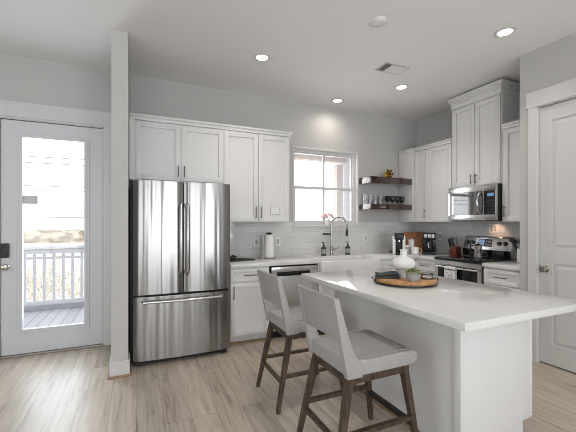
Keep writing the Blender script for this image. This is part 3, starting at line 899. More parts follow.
for i in range(16):
    y = random.uniform(2.97, 3.07); z = random.uniform(0.66, 0.755); r_ = random.uniform(0.005, 0.012)
    b.ball((3.5605, y, z), r_, (0.12, 1, 0.8), 8, 6)
part(tw, 'printed_flowers', b, 'soft_grey')

# ------------------------------------------------------------------ island
isl = thing('kitchen_island', 'white kitchen island with a white quartz top in front of the stools', 'island', (1.985, 2.0, 0))
part(isl, 'countertop', MB().box(1.365, 2.38, 1.07, 2.745, 0.874, 0.914, 0.004), 'quartz')
b = MB(); b.box(1.69, 2.31, 1.36, 2.69, 0.118, 0.873); b.box(1.69, 2.235, 1.36, 2.69, 0.0, 0.118)
b.box(1.678, 1.694, 1.345, 1.40, 0, 0.873, 0.003)
base = part(isl, 'base', b, 'cabinet')
part(isl, 'end_panel', MB().prism([(1.684, 0), (2.226, 0), (2.226, 0.118), (2.308, 0.118), (2.308, 0.873), (1.684, 0.873)], 'y', 1.346, 1.362, 0.0015), 'cabinet')
part(isl, 'end_panel', MB().prism([(1.684, 0), (2.226, 0), (2.226, 0.118), (2.308, 0.118), (2.308, 0.873), (1.684, 0.873)], 'y', 2.688, 2.704, 0.0015), 'cabinet')
part(isl, 'trim_strip', MB().box(2.318, 2.348, 1.352, 1.40, 0.118, 0.868, 0.002).box(2.236, 2.25, 1.352, 1.40, 0, 0.114, 0.002).box(2.305, 2.32, 1.37, 1.40, 0.12, 0.86), 'cabinet')
for a0, a1 in ((1.41, 1.83), (1.835, 2.255), (2.26, 2.68)):
    dd = part(isl, 'door', MB().box(2.31, 2.335, a0, a1, 0.11, 0.70, 0.002), 'cabinet'); part(dd, 'handle', MB().cyl((2.36, a1 - 0.04, 0.52), (2.36, a1 - 0.04, 0.66), 0.0055).cyl((2.335, a1 - 0.04, 0.54), (2.36, a1 - 0.04, 0.54), 0.005).cyl((2.335, a1 - 0.04, 0.64), (2.36, a1 - 0.04, 0.64), 0.005), 'pull')
    dd = part(isl, 'drawer', MB().box(2.31, 2.335, a0, a1, 0.715, 0.86, 0.002), 'cabinet'); part(dd, 'handle', MB().cyl((2.36, (a0 + a1) / 2 - 0.07, 0.79), (2.36, (a0 + a1) / 2 + 0.07, 0.79), 0.0055).cyl((2.335, (a0 + a1) / 2 - 0.05, 0.79), (2.36, (a0 + a1) / 2 - 0.05, 0.79), 0.005).cyl((2.335, (a0 + a1) / 2 + 0.05, 0.79), (2.36, (a0 + a1) / 2 + 0.05, 0.79), 0.005), 'pull')
part(isl, 'shoe_molding', MB().box(1.668, 1.684, 1.34, 2.70, 0, 0.018, 0.004).box(1.668, 2.22, 1.33, 1.346, 0, 0.018, 0.004), 'tan_wood')

# ------------------------------------------------------------------ counter stools
def make_stool(loc, label):
    t = thing('counter_stool', label, 'stool', loc, 'counter stools at the island')
    K = dict(local=True)
    hw = 0.215
    # seat: padded slab with a rolled front edge
    b = MB(); tm = bmesh.new()
    prof = [(-0.20, 0.553), (0.235, 0.553), (0.262, 0.560), (0.280, 0.578), (0.284, 0.600), (0.276, 0.622), (0.255, 0.636), (0.225, 0.638), (0.10, 0.634), (-0.05, 0.632), (-0.16, 0.640), (-0.20, 0.640)]
    b.prism(prof, 'y', -hw, hw, 0.010, 3)
    seat = part(t, 'seat', b, 'tweed', **K)
    loop = [(-0.15, -hw + 0.022, 0.6405), (0.20, -hw + 0.022, 0.6425), (0.222, -hw + 0.03, 0.6430), (0.230, -hw + 0.05, 0.6430), (0.230, hw - 0.05, 0.6430), (0.222, hw - 0.03, 0.6430), (0.20, hw - 0.022, 0.6425), (-0.15, hw - 0.022, 0.6405)]
    part(seat, 'piping', MB().tube(loop, 0.0035, 6), 'piping', **K)
    # backrest: two tapering side wings carrying a padded panel with an open slot below it
    b = MB()
    wing = [(-0.208, 0.548), (-0.292, 0.975), (-0.286, 0.985), (-0.262, 0.982), (-0.225, 0.86), (-0.185, 0.73), (-0.150, 0.655), (-0.115, 0.625), (-0.11, 0.548)]
    for s in (-1, 1):
        b.prism(wing, 'y', *sorted((s * (hw + 0.008), s * (hw - 0.034))), 0.007, 2)
    def lean(z):
        return -0.292 + (0.975 - z) * (0.292 - 0.208) / (0.975 - 0.548)
    pn = [(lean(0.745) + 0.004, 0.745), (lean(0.975) + 0.004, 0.975), (-0.284, 0.983), (-0.258, 0.980), (lean(0.86) + 0.045, 0.86), (lean(0.745) + 0.05, 0.745)]
    b.prism(pn, 'y', -hw + 0.01, hw - 0.01, 0.008, 3)
    back = part(t, 'backrest', b, 'tweed', **K)
    part(back, 'piping', MB().tube([(-0.212 + 0.004, -hw + 0.001, 0.57), (-0.288, -hw + 0.001, 0.975), (-0.289, hw - 0.001, 0.975), (-0.208, hw - 0.001, 0.57)], 0.004, 6), 'piping', **K)
    # dark frame under the seat
    b = MB(); b.box(-0.185, 0.235, -0.195, -0.165, 0.505, 0.553, 0.004); b.box(-0.185, 0.235, 0.165, 0.195, 0.505, 0.553, 0.004)
    b.box(-0.19, -0.16, -0.18, 0.18, 0.505, 0.553, 0.004); b.box(0.205, 0.235, -0.18, 0.18, 0.505, 0.553, 0.004)
    part(t, 'seat_frame', b, 'stool_wood', **K)
    legs = {}
    for sx in (-1, 1):
        for sy in (-1, 1):
            top = Vector((0.205 if sx > 0 else -0.170, sy * 0.178, 0.545)); ft = Vector((0.285 * sx, sy * 0.222, 0.0))
            legs[sx, sy] = (top, ft)
            pts = [top, top.lerp(ft, 0.25), ft]
            b = MB(); b.tube(pts, [0.0195, 0.0185, 0.013], sq=True)
            for v in b.bm.verts:
                if v.co.z < 0.02:
                    v.co.z = 0.0
            part(t, 'leg', b, 'stool_wood', **K)
    def at(k, z):
        top, ft = legs[k]
        return top.lerp(ft, (top.z - z) / top.z)
    for sy in (-1, 1):
        part(t, 'stretcher', MB().tube([at((-1, sy), 0.245), at((1, sy), 0.245)], 0.0125, sq=True), 'stool_wood', **K)
    part(t, 'stretcher', MB().tube([at((-1, -1), 0.205), at((-1, 1), 0.205)], 0.0125, sq=True), 'stool_wood', **K)
    part(t, 'footrest', MB().tube([at((1, -1), 0.205), at((1, 1), 0.205)], 0.014, sq=True), 'foot', label='black front footrest bar', **K)
    return t
st = make_stool((1.215, 1.70, 0), 'nearer grey tweed counter stool with dark wood legs, closest to the camera')
st2 = dup(st, loc=(1.215, 2.47, 0), label='farther grey tweed counter stool, in front of the dishwasher')

# ------------------------------------------------------------------ floating shelves and what stands on them
def shelf(z0, z1, lab):
    return solo('floating_shelf', MB().box(3.13, 3.908, 4.0, YB - 0.0005, z0, z1, 0.003), 'shelf', lab, 'shelf')
shelf(1.965, 2.06, 'upper dark walnut floating shelf carrying the gold ornament')
shelf(1.575, 1.655, 'lower dark walnut floating shelf carrying the row of glasses')
orn = thing('ornament', 'small faceted gold ornament on the upper walnut shelf', 'ornament', (3.52, 4.12, 2.06))
b = MB()
for (x, y, z, r_) in ((3.50, 4.12, 2.094, 0.046), (3.59, 4.13, 2.09, 0.044), (3.55, 4.12, 2.150, 0.044), (3.53, 4.10, 2.175, 0.026)):
    t = bmesh.new(); bmesh.ops.create_icosphere(t, subdivisions=1, radius=r_); t.transform(Matrix.Translation(Vector((x, y, z + 0.010))) @ Matrix.Rotation(x * 9, 4, 'X')); b._merge(t)
part(orn, 'facets', b, 'gold')
b = MB()
for (x, y, z) in ((3.545, 4.07, 2.12), (3.565, 4.07, 2.175), (3.51, 4.075, 2.16), (3.60, 4.08, 2.13)):
    t = bmesh.new(); bmesh.ops.create_icosphere(t, subdivisions=1, radius=0.017); t.transform(Matrix.Translation(Vector((x, y, z)))); b._merge(t)
part(orn, 'dark_inset', b, 'black')

def tumbler(x, y, z, h_, r0, r1, m, name, lab, cat, grp):
    b = MB().lathe([(0, 0), (r0, 0), (r1, h_), (r1 - 0.003, h_), (r0 - 0.003, 0.008), (0, 0.008)], (x, y, z), 20)
    return solo(name, b, m, lab, cat, grp)
pl_ = ['first clear tumbler from the left on the lower walnut shelf', 'second clear tumbler from the left on the lower shelf', 'third clear tumbler from the left on the lower shelf', 'fourth clear tumbler from the left, next to the smoky goblets']
for i, x in enumerate((3.178, 3.268, 3.358, 3.462)):
    tumbler(x, 4.20, 1.6553, 0.155 - 0.015 * (i > 1), 0.032, 0.038, 'tumbler', 'drinking_glass', pl_[i], 'glass', 'clear glasses on the lower shelf')
pl_ = ['leftmost smoky stemmed glass on the lower walnut shelf', 'second smoky stemmed glass from the left on the lower shelf', 'third smoky stemmed glass from the left on the lower shelf', 'rightmost smoky stemmed glass, beside the corner cabinet']
for i, x in enumerate((3.575, 3.67, 3.765, 3.858)):
    g = thing('wine_glass', pl_[i], 'glass', (x, 4.17, 1.655), 'smoky glasses on the lower shelf')
    part(g, 'bowl', MB().lathe([(0.004, 0.040), (0.03, 0.056), (0.041, 0.09), (0.035, 0.140), (0.033, 0.140), (0.038, 0.09), (0.027, 0.058), (0, 0.046)], (0, 0, 0), 18), 'smoke', local=True)
    part(g, 'stem', MB().lathe([(0, 0.0005), (0.03, 0.0005), (0.03, 0.003), (0.005, 0.006), (0.004, 0.043), (0, 0.043)], (0, 0, 0), 18), 'smoke', local=True)

# ------------------------------------------------------------------ sink area
fa = thing('faucet', 'gooseneck kitchen faucet behind the apron sink', 'faucet', (2.45, 4.19, ZT))
fx, fy = 2.56, 4.18
pts = [(fx, fy, ZT + 0.02), (fx, fy, 1.30)]
for i in range(0, 13):
    a = math.pi * (1 - i / 12); pts.append((fx + 0.10 + 0.10 * math.cos(a), fy - 0.10 * (1 - math.cos(math.pi * i / 12)) / 2, 1.33 + 0.13 * math.sin(a)))
pts.append((fx + 0.20, fy - 0.10, 1.28))
part(fa, 'spout', MB().tube(pts, 0.013, 12), 'faucet')
part(fa, 'base', MB().lathe([(0, 0), (0.03, 0), (0.03, 0.01), (0.021, 0.014), (0.021, 0.12), (0.014, 0.13), (0, 0.13)], (fx, fy, ZT)), 'faucet')
part(fa, 'spray_head', MB().lathe([(0, 0), (0.017, 0), (0.020, 0.02), (0.018, 0.09), (0.012, 0.10), (0, 0.10)], (fx + 0.20, fy - 0.10, 1.185)), 'black_metal')
part(fa, 'spray_holder', MB().cyl((fx, fy, 1.215), (fx - 0.135, fy - 0.02, 1.215), 0.011).ball((fx - 0.135, fy - 0.02, 1.215), 0.016), 'black_metal')
part(fa, 'lever', MB().cyl((fx, fy, 0.995), (fx + 0.05, fy - 0.02, 0.995), 0.014).tube([(fx + 0.05, fy - 0.02, 0.995), (fx + 0.09, fy - 0.035, 1.012), (fx + 0.125, fy - 0.045, 1.03)], [0.008, 0.007, 0.006], 8), 'faucet')

def soap(x, y, lab):
    s = thing('soap_bottle', lab, 'soap dispenser', (x, y, ZT), 'soap bottles at the sink')
    part(s, 'bottle', MB().lathe([(0, 0), (0.034, 0), (0.037, 0.004), (0.037, 0.105), (0.030, 0.120), (0.013, 0.127), (0.013, 0.135), (0, 0.135)], (0, 0, 0.0005), 20), 'soap', local=True)
    part(s, 'label', MB().lathe([(0.0372, 0.03), (0.0380, 0.03), (0.0380, 0.09), (0.0372, 0.09)], (0, 0, 0), 20, closed=True), 'label', local=True)
    part(s, 'pump', MB().lathe([(0, 0.133), (0.016, 0.133), (0.016, 0.155), (0.006, 0.158), (0.006, 0.178), (0.012, 0.18), (0.012, 0.19), (0, 0.19)], (0, 0, 0), 14).tube([(0, 0, 0.186), (-0.035, -0.02, 0.186), (-0.045, -0.025, 0.178)], 0.005, 8), 'black', local=True)
    return s
soap(2.405, 4.13, 'dark soap bottle with black pump left of the faucet')
soap(2.81, 4.13, 'dark soap bottle with black pump right of the faucet')

# flower pot on the sill
fp = thing('flower_pot', 'white pot of pink flowers on the window sill', 'plant', (2.575, 4.315, 1.338))
part(fp, 'pot', MB().lathe([(0, 0), (0.038, 0), (0.047, 0.085), (0.044, 0.085), (0.036, 0.006), (0, 0.006)], (2.575, 4.315, 1.3385)), 'ceramic')
b = MB()
for i in range(70):
    a = random.random() * 6.28; e_ = random.uniform(-0.2, 1.0)
    rr = 0.072 * math.sqrt(max(0.05, 1 - e_ * e_))
    b.ball((2.575 + rr * 1.25 * math.cos(a), 4.312 + rr * 0.7 * math.sin(a), 1.458 + 0.055 * e_), random.uniform(0.014, 0.021), (1, 1, 0.7), 8, 6)
part(fp, 'blossoms', b, 'pink')
b = MB()
for i in range(8):
    a = i * 0.8
    b.tube([(2.575 + 0.02 * math.cos(a), 4.315 + 0.015 * math.sin(a), 1.38), (2.575 + 0.05 * math.cos(a), 4.315 + 0.03 * math.sin(a), 1.445)], 0.003, 6)
part(fp, 'stems', b, 'leaf')

# paper towel holder
ph = thing('paper_towel_holder', 'steel paper towel stand holding a white roll, left of the window', 'holder', (1.57, 4.09, ZT))
tx, ty = 1.57, 4.09
part(ph, 'base', MB().lathe([(0, 0), (0.085, 0), (0.087, 0.006), (0.08, 0.018), (0, 0.018)], (tx, ty, ZT), 32), 'chrome')
part(ph, 'rod', MB().cyl((tx, ty, ZT + 0.01), (tx, ty, ZT + 0.325), 0.008).lathe([(0, 0.315), (0.042, 0.315), (0.045, 0.322), (0.03, 0.335), (0, 0.338)], (tx, ty, ZT)), 'black')
part(ph, 'tension_arm', MB().box(tx - 0.095, tx - 0.068, ty - 0.012, ty + 0.012, ZT + 0.01, ZT + 0.30, 0.004).box(tx - 0.11, tx - 0.06, ty - 0.02, ty + 0.02, ZT + 0.002, ZT + 0.02), 'soft_grey')
solo('paper_towel_roll', MB().lathe([(0.02, 0.0), (0.062, 0.0), (0.062, 0.285), (0.02, 0.285)], (tx, ty, ZT + 0.0185), 32, closed=True), 'paper', 'white paper towel roll on the steel stand', 'paper towel')

# black spoon rest and tongs by the fridge
sr = thing('serving_tongs', 'black kitchen tongs lying on the worktop beside the fridge', 'tongs', (1.12, 3.93, ZT))
part(sr, 'arm', MB().tube([(1.00, 3.92, ZT + 0.010), (1.16, 3.92, ZT + 0.014), (1.33, 3.97, ZT + 0.010)], [0.012, 0.010, 0.009], 8), 'black')
part(sr, 'arm', MB().tube([(1.00, 3.95, ZT + 0.035), (1.14, 3.95, ZT + 0.030), (1.28, 4.0, ZT + 0.010)], [0.011, 0.009, 0.009], 8), 'black')
sr2 = thing('spoon_rest', 'small dark dish with black leafy trim on the worktop by the fridge', 'dish', (1.07, 4.02, ZT))
part(sr2, 'dish', MB().lathe([(0, 0), (0.05, 0), (0.075, 0.018), (0.072, 0.020), (0.048, 0.005), (0, 0.005)], (1.07, 4.06, ZT + 0.001), 24), 'black_metal')
b = MB()
for i in range(7):
    a = i * 0.9; b.ball((1.07 + 0.04 * math.cos(a), 4.06 + 0.035 * math.sin(a), ZT + 0.045 + 0.012 * math.sin(i * 2.1)), 0.022, (1.4, 0.8, 0.45), 10, 6, Matrix.Rotation(a, 4, 'Z'))
b.cyl((1.07, 4.06, ZT + 0.005), (1.07, 4.06, ZT + 0.05), 0.012)
part(sr2, 'trim', b, 'black')

# ------------------------------------------------------------------ outlets
def outlet(name, face, plane, a, z, wdt, lab, n=1):
    o = thing(name, lab, 'outlet', (a, plane, z) if face == 'Y' else (plane, a, z))
    part(o, 'plate', MB().fbox(face, plane, a - wdt / 2, a + wdt / 2, z - 0.06, z + 0.06, 0, 0.006, 0.002), 'white')
    for k in range(n):
        ac = a + (k - (n - 1) / 2) * 0.046
        b = MB(); b.fbox(face, plane, ac - 0.017, ac + 0.017, z - 0.034, z + 0.034, 0.0055, 0.008, 0.001)
        sk = part(o, 'socket', b, 'soft_grey')
    return o
pb = YB - 0.0102
outlet('wall_outlet', 'Y', pb, 1.465, 1.12, 0.085, 'white outlet on the tile left of the paper towel roll', 1)
outlet('wall_outlet', 'Y', pb, 1.775, 1.12, 0.075, 'white outlet on the tile right of the paper towel roll', 1)
outlet('wall_outlet', 'Y', pb, 3.24, 1.14, 0.075, 'white outlet on the tile between the window and the coffee machines', 1)
outlet('wall_outlet', 'X', XR - 0.0102, 3.80, 1.17, 0.075, 'white outlet on the right wall beside the coffee maker', 1)
outlet('wall_switch', 'X', XR - 0.0102, 2.945, 1.30, 0.12, 'white double wall plate above the back of the range', 2)

# ------------------------------------------------------------------ corner worktop appliances
ck = thing('pod_coffee_machine', 'slim black and white coffee machine right of the sink', 'coffee machine', (3.50, 3.84, ZT))
rk = Matrix.Translation(Vector((3.50, 3.84, ZT))) @ Matrix.Rotation(R(-40), 4, 'Z')
part(ck, 'body', MB().box(-0.065, 0.065, 0.0, 0.12, 0.001, 0.29, 0.015, 3, rk), 'black')
part(ck, 'head', MB().box(-0.066, 0.066, -0.11, 0.10, 0.215, 0.315, 0.025, 4, rk), 'black')
part(ck, 'side_column', MB().box(-0.086, -0.048, -0.095, 0.11, 0.001, 0.275, 0.012, 3, rk), 'white', 'white side column')
part(ck, 'side_column', MB().box(0.048, 0.086, -0.095, 0.11, 0.001, 0.275, 0.012, 3, rk), 'white', 'white side column')
part(ck, 'drip_tray', MB().box(-0.046, 0.046, -0.11, 0.02, 0.001, 0.025, 0.004, 2, rk), 'black')
part(ck, 'nozzle', MB().lathe([(0, 0.19), (0.018, 0.19), (0.018, 0.22), (0, 0.22)], (0, 0, 0), 16, rk @ Matrix.Translation(Vector((0, -0.06, 0)))), 'chrome')
part(ck, 'plug', MB().box(-0.13, -0.095, 0.02, 0.05, 0.02, 0.05, 0.006, 2, rk).box(-0.10, -0.05, 0.03, 0.04, 0.03, 0.04, 0.002, 2, rk), 'black')

tilt = Matrix.Translation(Vector((4.03, 4.05, ZT + 0.004))) @ Matrix.Rotation(R(-43), 4, 'Z') @ Matrix.Rotation(R(-10), 4, 'X')
solo('cutting_board', MB().box(-0.175, 0.175, -0.012, 0.012, 0.0, 0.315, 0.008, 3, tilt), 'cherry', 'reddish brown wooden cutting board leaning in the corner behind the coffee maker', 'cutting board')

cm = thing('coffee_maker', 'black drip coffee maker with glass carafe in the corner', 'coffee maker', (3.95, 3.75, ZT))
rm = Matrix.Translation(Vector((3.98, 3.725, ZT))) @ Matrix.Rotation(R(-48), 4, 'Z')     # local -y faces the room
part(cm, 'base', MB().box(-0.095, 0.095, -0.12, 0.11, 0.001, 0.035, 0.008, 2, rm), 'black')
part(cm, 'tower', MB().box(-0.095, 0.095, 0.02, 0.11, 0.03, 0.31, 0.012, 2, rm), 'black')
part(cm, 'brew_head', MB().box(-0.095, 0.095, -0.11, 0.05, 0.215, 0.315, 0.015, 2, rm), 'black')
b = MB()
for i in range(3):
    b.box(-0.07 + i * 0.05, -0.03 + i * 0.05, -0.113, -0.108, 0.245, 0.295, 0.002, 1, rm)
part(cm, 'control_buttons', b, 'steel_flat')
cf = part(cm, 'carafe', MB().lathe([(0, 0.037), (0.055, 0.037), (0.072, 0.07), (0.070, 0.12), (0.045, 0.17), (0.048, 0.19), (0.045, 0.19), (0.042, 0.17), (0.066, 0.12), (0.068, 0.07), (0.05, 0.04), (0, 0.04)], (0, 0, 0), 24, rm @ Matrix.Translation(Vector((0, -0.04, 0)))), 'smoke')
cf.data.transform(Matrix.Identity(4))
part(cf, 'carafe_band', MB().lathe([(0.050, 0.165), (0.056, 0.165), (0.056, 0.195), (0.0, 0.205), (0.0, 0.195), (0.05, 0.19)], (0, 0, 0), 24, rm @ Matrix.Translation(Vector((0, -0.04, 0)))), 'black')
part(cf, 'carafe_handle', MB().tube([tuple(rm @ Vector(p)) for p in ((-0.01, -0.09, 0.18), (-0.015, -0.135, 0.17), (-0.015, -0.14, 0.10), (-0.01, -0.105, 0.07))], 0.009, 8), 'chrome')

mu = thing('mug', 'white mug with tan handle in front of the coffee maker', 'mug', (3.71, 3.78, ZT))
mx_, my_ = 3.735, 3.765
part(mu, 'cup', MB().lathe([(0, 0), (0.045, 0), (0.054, 0.01), (0.054, 0.085), (0.050, 0.105), (0.046, 0.105), (0.050, 0.085), (0.050, 0.014), (0, 0.01)], (mx_, my_, ZT + 0.001), 24), 'ceramic')
part(mu, 'handle', MB().tube([(mx_ + 0.045, my_ - 0.03, ZT + 0.085), (mx_ + 0.075, my_ - 0.05, ZT + 0.08), (mx_ + 0.082, my_ - 0.055, ZT + 0.05), (mx_ + 0.07, my_ - 0.045, ZT + 0.025), (mx_ + 0.045, my_ - 0.03, ZT + 0.02)], 0.008, 8), 'tan')
cn = thing('canister', 'tall white canister behind the mug by the coffee machines', 'canister', (3.80, 3.90, ZT))
part(cn, 'body', MB().lathe([(0, 0), (0.042, 0), (0.042, 0.185), (0, 0.185)], (3.80, 3.90, ZT + 0.001), 24), 'ceramic')
part(cn, 'lid', MB().lathe([(0, 0.186), (0.044, 0.186), (0.044, 0.208), (0.012, 0.212), (0.010, 0.225), (0, 0.226)], (3.80, 3.90, ZT), 24), 'white')
sb = thing('sugar_jar', 'small grey jar between the coffee machine and the white mug', 'jar', (3.668, 3.872, ZT))
part(sb, 'jar', MB().lathe([(0, 0), (0.05, 0), (0.055, 0.01), (0.055, 0.10), (0, 0.10)], (3.668, 3.872, ZT + 0.001), 24), 'soft_grey')
part(sb, 'lid', MB().lathe([(0, 0.101), (0.057, 0.101), (0.057, 0.13), (0, 0.133)], (3.668, 3.872, ZT + 0.001), 24), 'white')

# ------------------------------------------------------------------ around the range
kb = thing('knife_block', 'red-brown wooden knife block with grey handled knives left of the range', 'knife block', (4.09, 3.40, ZT))
kx, ky = 4.09, 3.368
part(kb, 'block', MB().prism([(ky - 0.055, 0), (ky + 0.055, 0), (ky + 0.055, 0.085), (ky + 0.015, 0.115), (ky - 0.015, 0.14), (ky - 0.055, 0.125)], 'x', kx - 0.055, kx + 0.055, 0.006).shift((0, 0, ZT + 0.001)), 'redwood')
klabs = ['black knife handle at the front left of the red knife block', 'longest grey knife handle at the back middle of the red knife block', 'grey knife handle at the back right of the red knife block', 'black knife handle at the near left of the red knife block', 'short grey knife handle at the near middle of the red knife block', 'grey knife handle at the near right of the red knife block']
for i, (dx, dy, ln) in enumerate(((-0.035, 0.035, 0.18), (0.0, 0.03, 0.22), (0.035, 0.035, 0.19), (-0.035, -0.015, 0.20), (0.0, -0.015, 0.18), (0.035, -0.015, 0.21))):
    p0 = Vector((kx + dx, ky + dy, ZT + 0.06)); dr = Vector((0.06 * (i % 3 - 1), 0.22 + 0.10 * (i % 2) - 0.12 * (dy < 0), 1)).normalized()
    solo('kitchen_knife', MB().tube([p0, p0 + dr * ln * 0.3, p0 + dr * ln * 0.4, p0 + dr * ln], [0.004, 0.005, 0.012, 0.014], 8), 'steel_flat' if i % 3 else 'black_metal', klabs[i], 'knife', 'knives in the block')

kt = thing('moka_pot', 'steel moka pot with black handle on the black cooktop', 'coffee pot', (3.87, 2.86, 0.929))
part(kt, 'boiler', MB().lathe([(0, 0), (0.048, 0), (0.050, 0.01), (0.044, 0.07), (0.044, 0.08), (0, 0.08)], (3.87, 2.86, 0.929), 10), 'chrome')
part(kt, 'jug', MB().lathe([(0, 0.081), (0.040, 0.081), (0.038, 0.10), (0.052, 0.165), (0, 0.165)], (3.87, 2.86, 0.929), 10), 'chrome')
part(kt, 'lid', MB().lathe([(0, 0.166), (0.052, 0.166), (0.03, 0.182), (0.008, 0.185), (0.010, 0.205), (0, 0.208)], (3.87, 2.86, 0.929), 10), 'chrome')
part(kt, 'handle', MB().tube([(3.87, 2.905, 1.085), (3.87, 2.955, 1.09), (3.87, 2.965, 1.07), (3.87, 2.955, 1.0)], 0.009, 8), 'black')
sh_ = thing('salt_shaker', 'dark glass shaker beside the moka pot at the back of the cooktop', 'shaker', (4.05, 2.99, 0.929))
part(sh_, 'jar', MB().lathe([(0, 0), (0.026, 0), (0.028, 0.07), (0.02, 0.085), (0, 0.085)], (4.05, 2.985, 0.929), 16), 'smoke')
part(sh_, 'cap', MB().lathe([(0, 0.086), (0.021, 0.086), (0.019, 0.11), (0, 0.114)], (4.05, 2.985, 0.929), 16), 'black')

ut = thing('utensil_crock', 'white crock on the worktop right of the range', 'crock', (4.09, 2.478, ZT))
ux, uy = 4.09, 2.478
part(ut, 'crock', MB().lathe([(0, 0), (0.040, 0), (0.042, 0.01), (0.042, 0.155), (0.038, 0.155), (0.038, 0.012), (0, 0.012)], (ux, uy, ZT + 0.001), 24), 'ceramic')
labs = ['black ladle leaning left out of the white crock', 'black spatula standing upright in the white crock', 'black spoon leaning toward the range in the white crock', 'black slotted turner leaning right in the white crock']
for i, (dx, dy) in enumerate(((-0.018, 0.018), (0.012, 0.0), (-0.004, 0.026), (0.0, -0.018))):
    p0 = Vector((ux + dx * 0.4, uy + dy * 0.3, ZT + 0.018)); p1 = Vector((ux + dx * 1.6, uy + dy * 3.2, ZT + 0.245 - 0.012 * (i % 3)))
    u_ = thing(['ladle', 'spatula', 'cooking_spoon', 'turner'][i], labs[i], 'utensil', tuple(p0), 'utensils in the crock')
    part(u_, 'handle', MB().cyl(p0, p1, 0.006, 8), 'black')
    part(u_, 'head', MB().ball(p1 + Vector((-0.03 + 0.03 * i, 0.01 * (1 if dy >= 0 else -1), 0.012)), 0.036, (0.35, 1.0, 0.8 if i != 1 else 1.1), 12, 8), 'black')

# ------------------------------------------------------------------ island centrepiece
ty0 = thing('serving_tray', 'round wooden lazy susan tray with a black metal rim on the island', 'tray', (1.87, 1.99, 0.914))
part(ty0, 'board', MB().lathe([(0, 0.012), (0.222, 0.012), (0.228, 0.018), (0.228, 0.038), (0.222, 0.042), (0, 0.042)], (1.87, 1.99, 0.9145), 64), 'acacia')
b = MB().lathe([(0.2285, 0.010), (0.2315, 0.010), (0.2315, 0.019), (0.2285, 0.019)], (1.87, 1.99, 0.914), 64, closed=True)
part(ty0, 'rim', b, 'black_metal')
b = MB()
for y in (1.92, 2.06):
    b.box(1.87 - 0.212, 1.87 + 0.212, y - 0.002, y + 0.002, 0.9562, 0.9568)
part(ty0, 'plank_seam', b, 'walnut')
part(ty0, 'turntable_foot', MB().lathe([(0, 0.0003), (0.14, 0.0003), (0.14, 0.012), (0, 0.012)], (1.87, 1.99, 0.914), 32), 'black')
for s in (-1, 1):
    a = R(-24); dx, dy = math.cos(a) * s, math.sin(a) * s
    px_, py_ = -dy, dx
    pts = [(1.87 + dx * 0.233 + px_ * q, 1.99 + dy * 0.233 + py_ * q, 0.94 + zz) for q, zz in ((-0.05, 0), (-0.045, 0.018), (0.045, 0.018), (0.05, 0))]
    part(ty0, 'handle', MB().tube(pts, 0.005, 8), 'black_metal')
ZR = 0.9572
va = solo('vase', MB().lathe([(0, 0), (0.046, 0), (0.047, 0.004), (0.045, 0.040), (0.050, 0.056), (0.072, 0.070), (0.084, 0.088), (0.087, 0.106), (0.083, 0.124), (0.068, 0.140), (0.040, 0.152), (0.027, 0.158), (0.0255, 0.166), (0.0255, 0.205), (0.029, 0.212), (0.026, 0.213), (0.021, 0.20), (0.02, 0.165), (0, 0.16)], (1.87, 2.0, ZR), 40), 'vase', 'white matte vase with a round belly on the wooden tray', 'vase')
pt = thing('potted_succulent', 'green succulent in a small grey concrete pot on the tray', 'plant', (1.80, 1.835, ZR))
part(pt, 'pot', MB().lathe([(0, 0), (0.030, 0), (0.044, 0.02), (0.048, 0.042), (0.042, 0.066), (0.038, 0.066), (0.042, 0.045), (0.036, 0.05), (0, 0.05)], (1.80, 1.835, ZR), 28), 'concrete')
b = MB()
for (ox, oy, oz, sc_) in ((0, 0, 0.072, 1.0), (-0.026, 0.012, 0.064, 0.8), (0.026, -0.008, 0.066, 0.85), (0.004, -0.026, 0.062, 0.8), (0.0, 0.028, 0.064, 0.8), (-0.02, -0.02, 0.060, 0.7)):
    for i in range(30):
        a = i * 2.39996 + ox * 90; k = math.sqrt((i + 0.5) / 30.0)
        ln = (0.024 + 0.008 * k) * sc_; tlt = 0.10 + 1.25 * k
        dirv = Vector((math.cos(a) * math.sin(tlt), math.sin(a) * math.sin(tlt), math.cos(tlt)))
        base_ = Vector((1.80 + ox + math.cos(a) * 0.005 * k, 1.835 + oy + math.sin(a) * 0.005 * k, ZR + oz - 0.012 * k))
        rot = dirv.to_track_quat('Z', 'Y').to_matrix().to_4x4()
        b.ball(base_ + dirv * ln * 0.55, ln * 0.55, (0.34, 0.26, 1), 6, 5, rot)
part(pt, 'foliage', b, 'leaf')

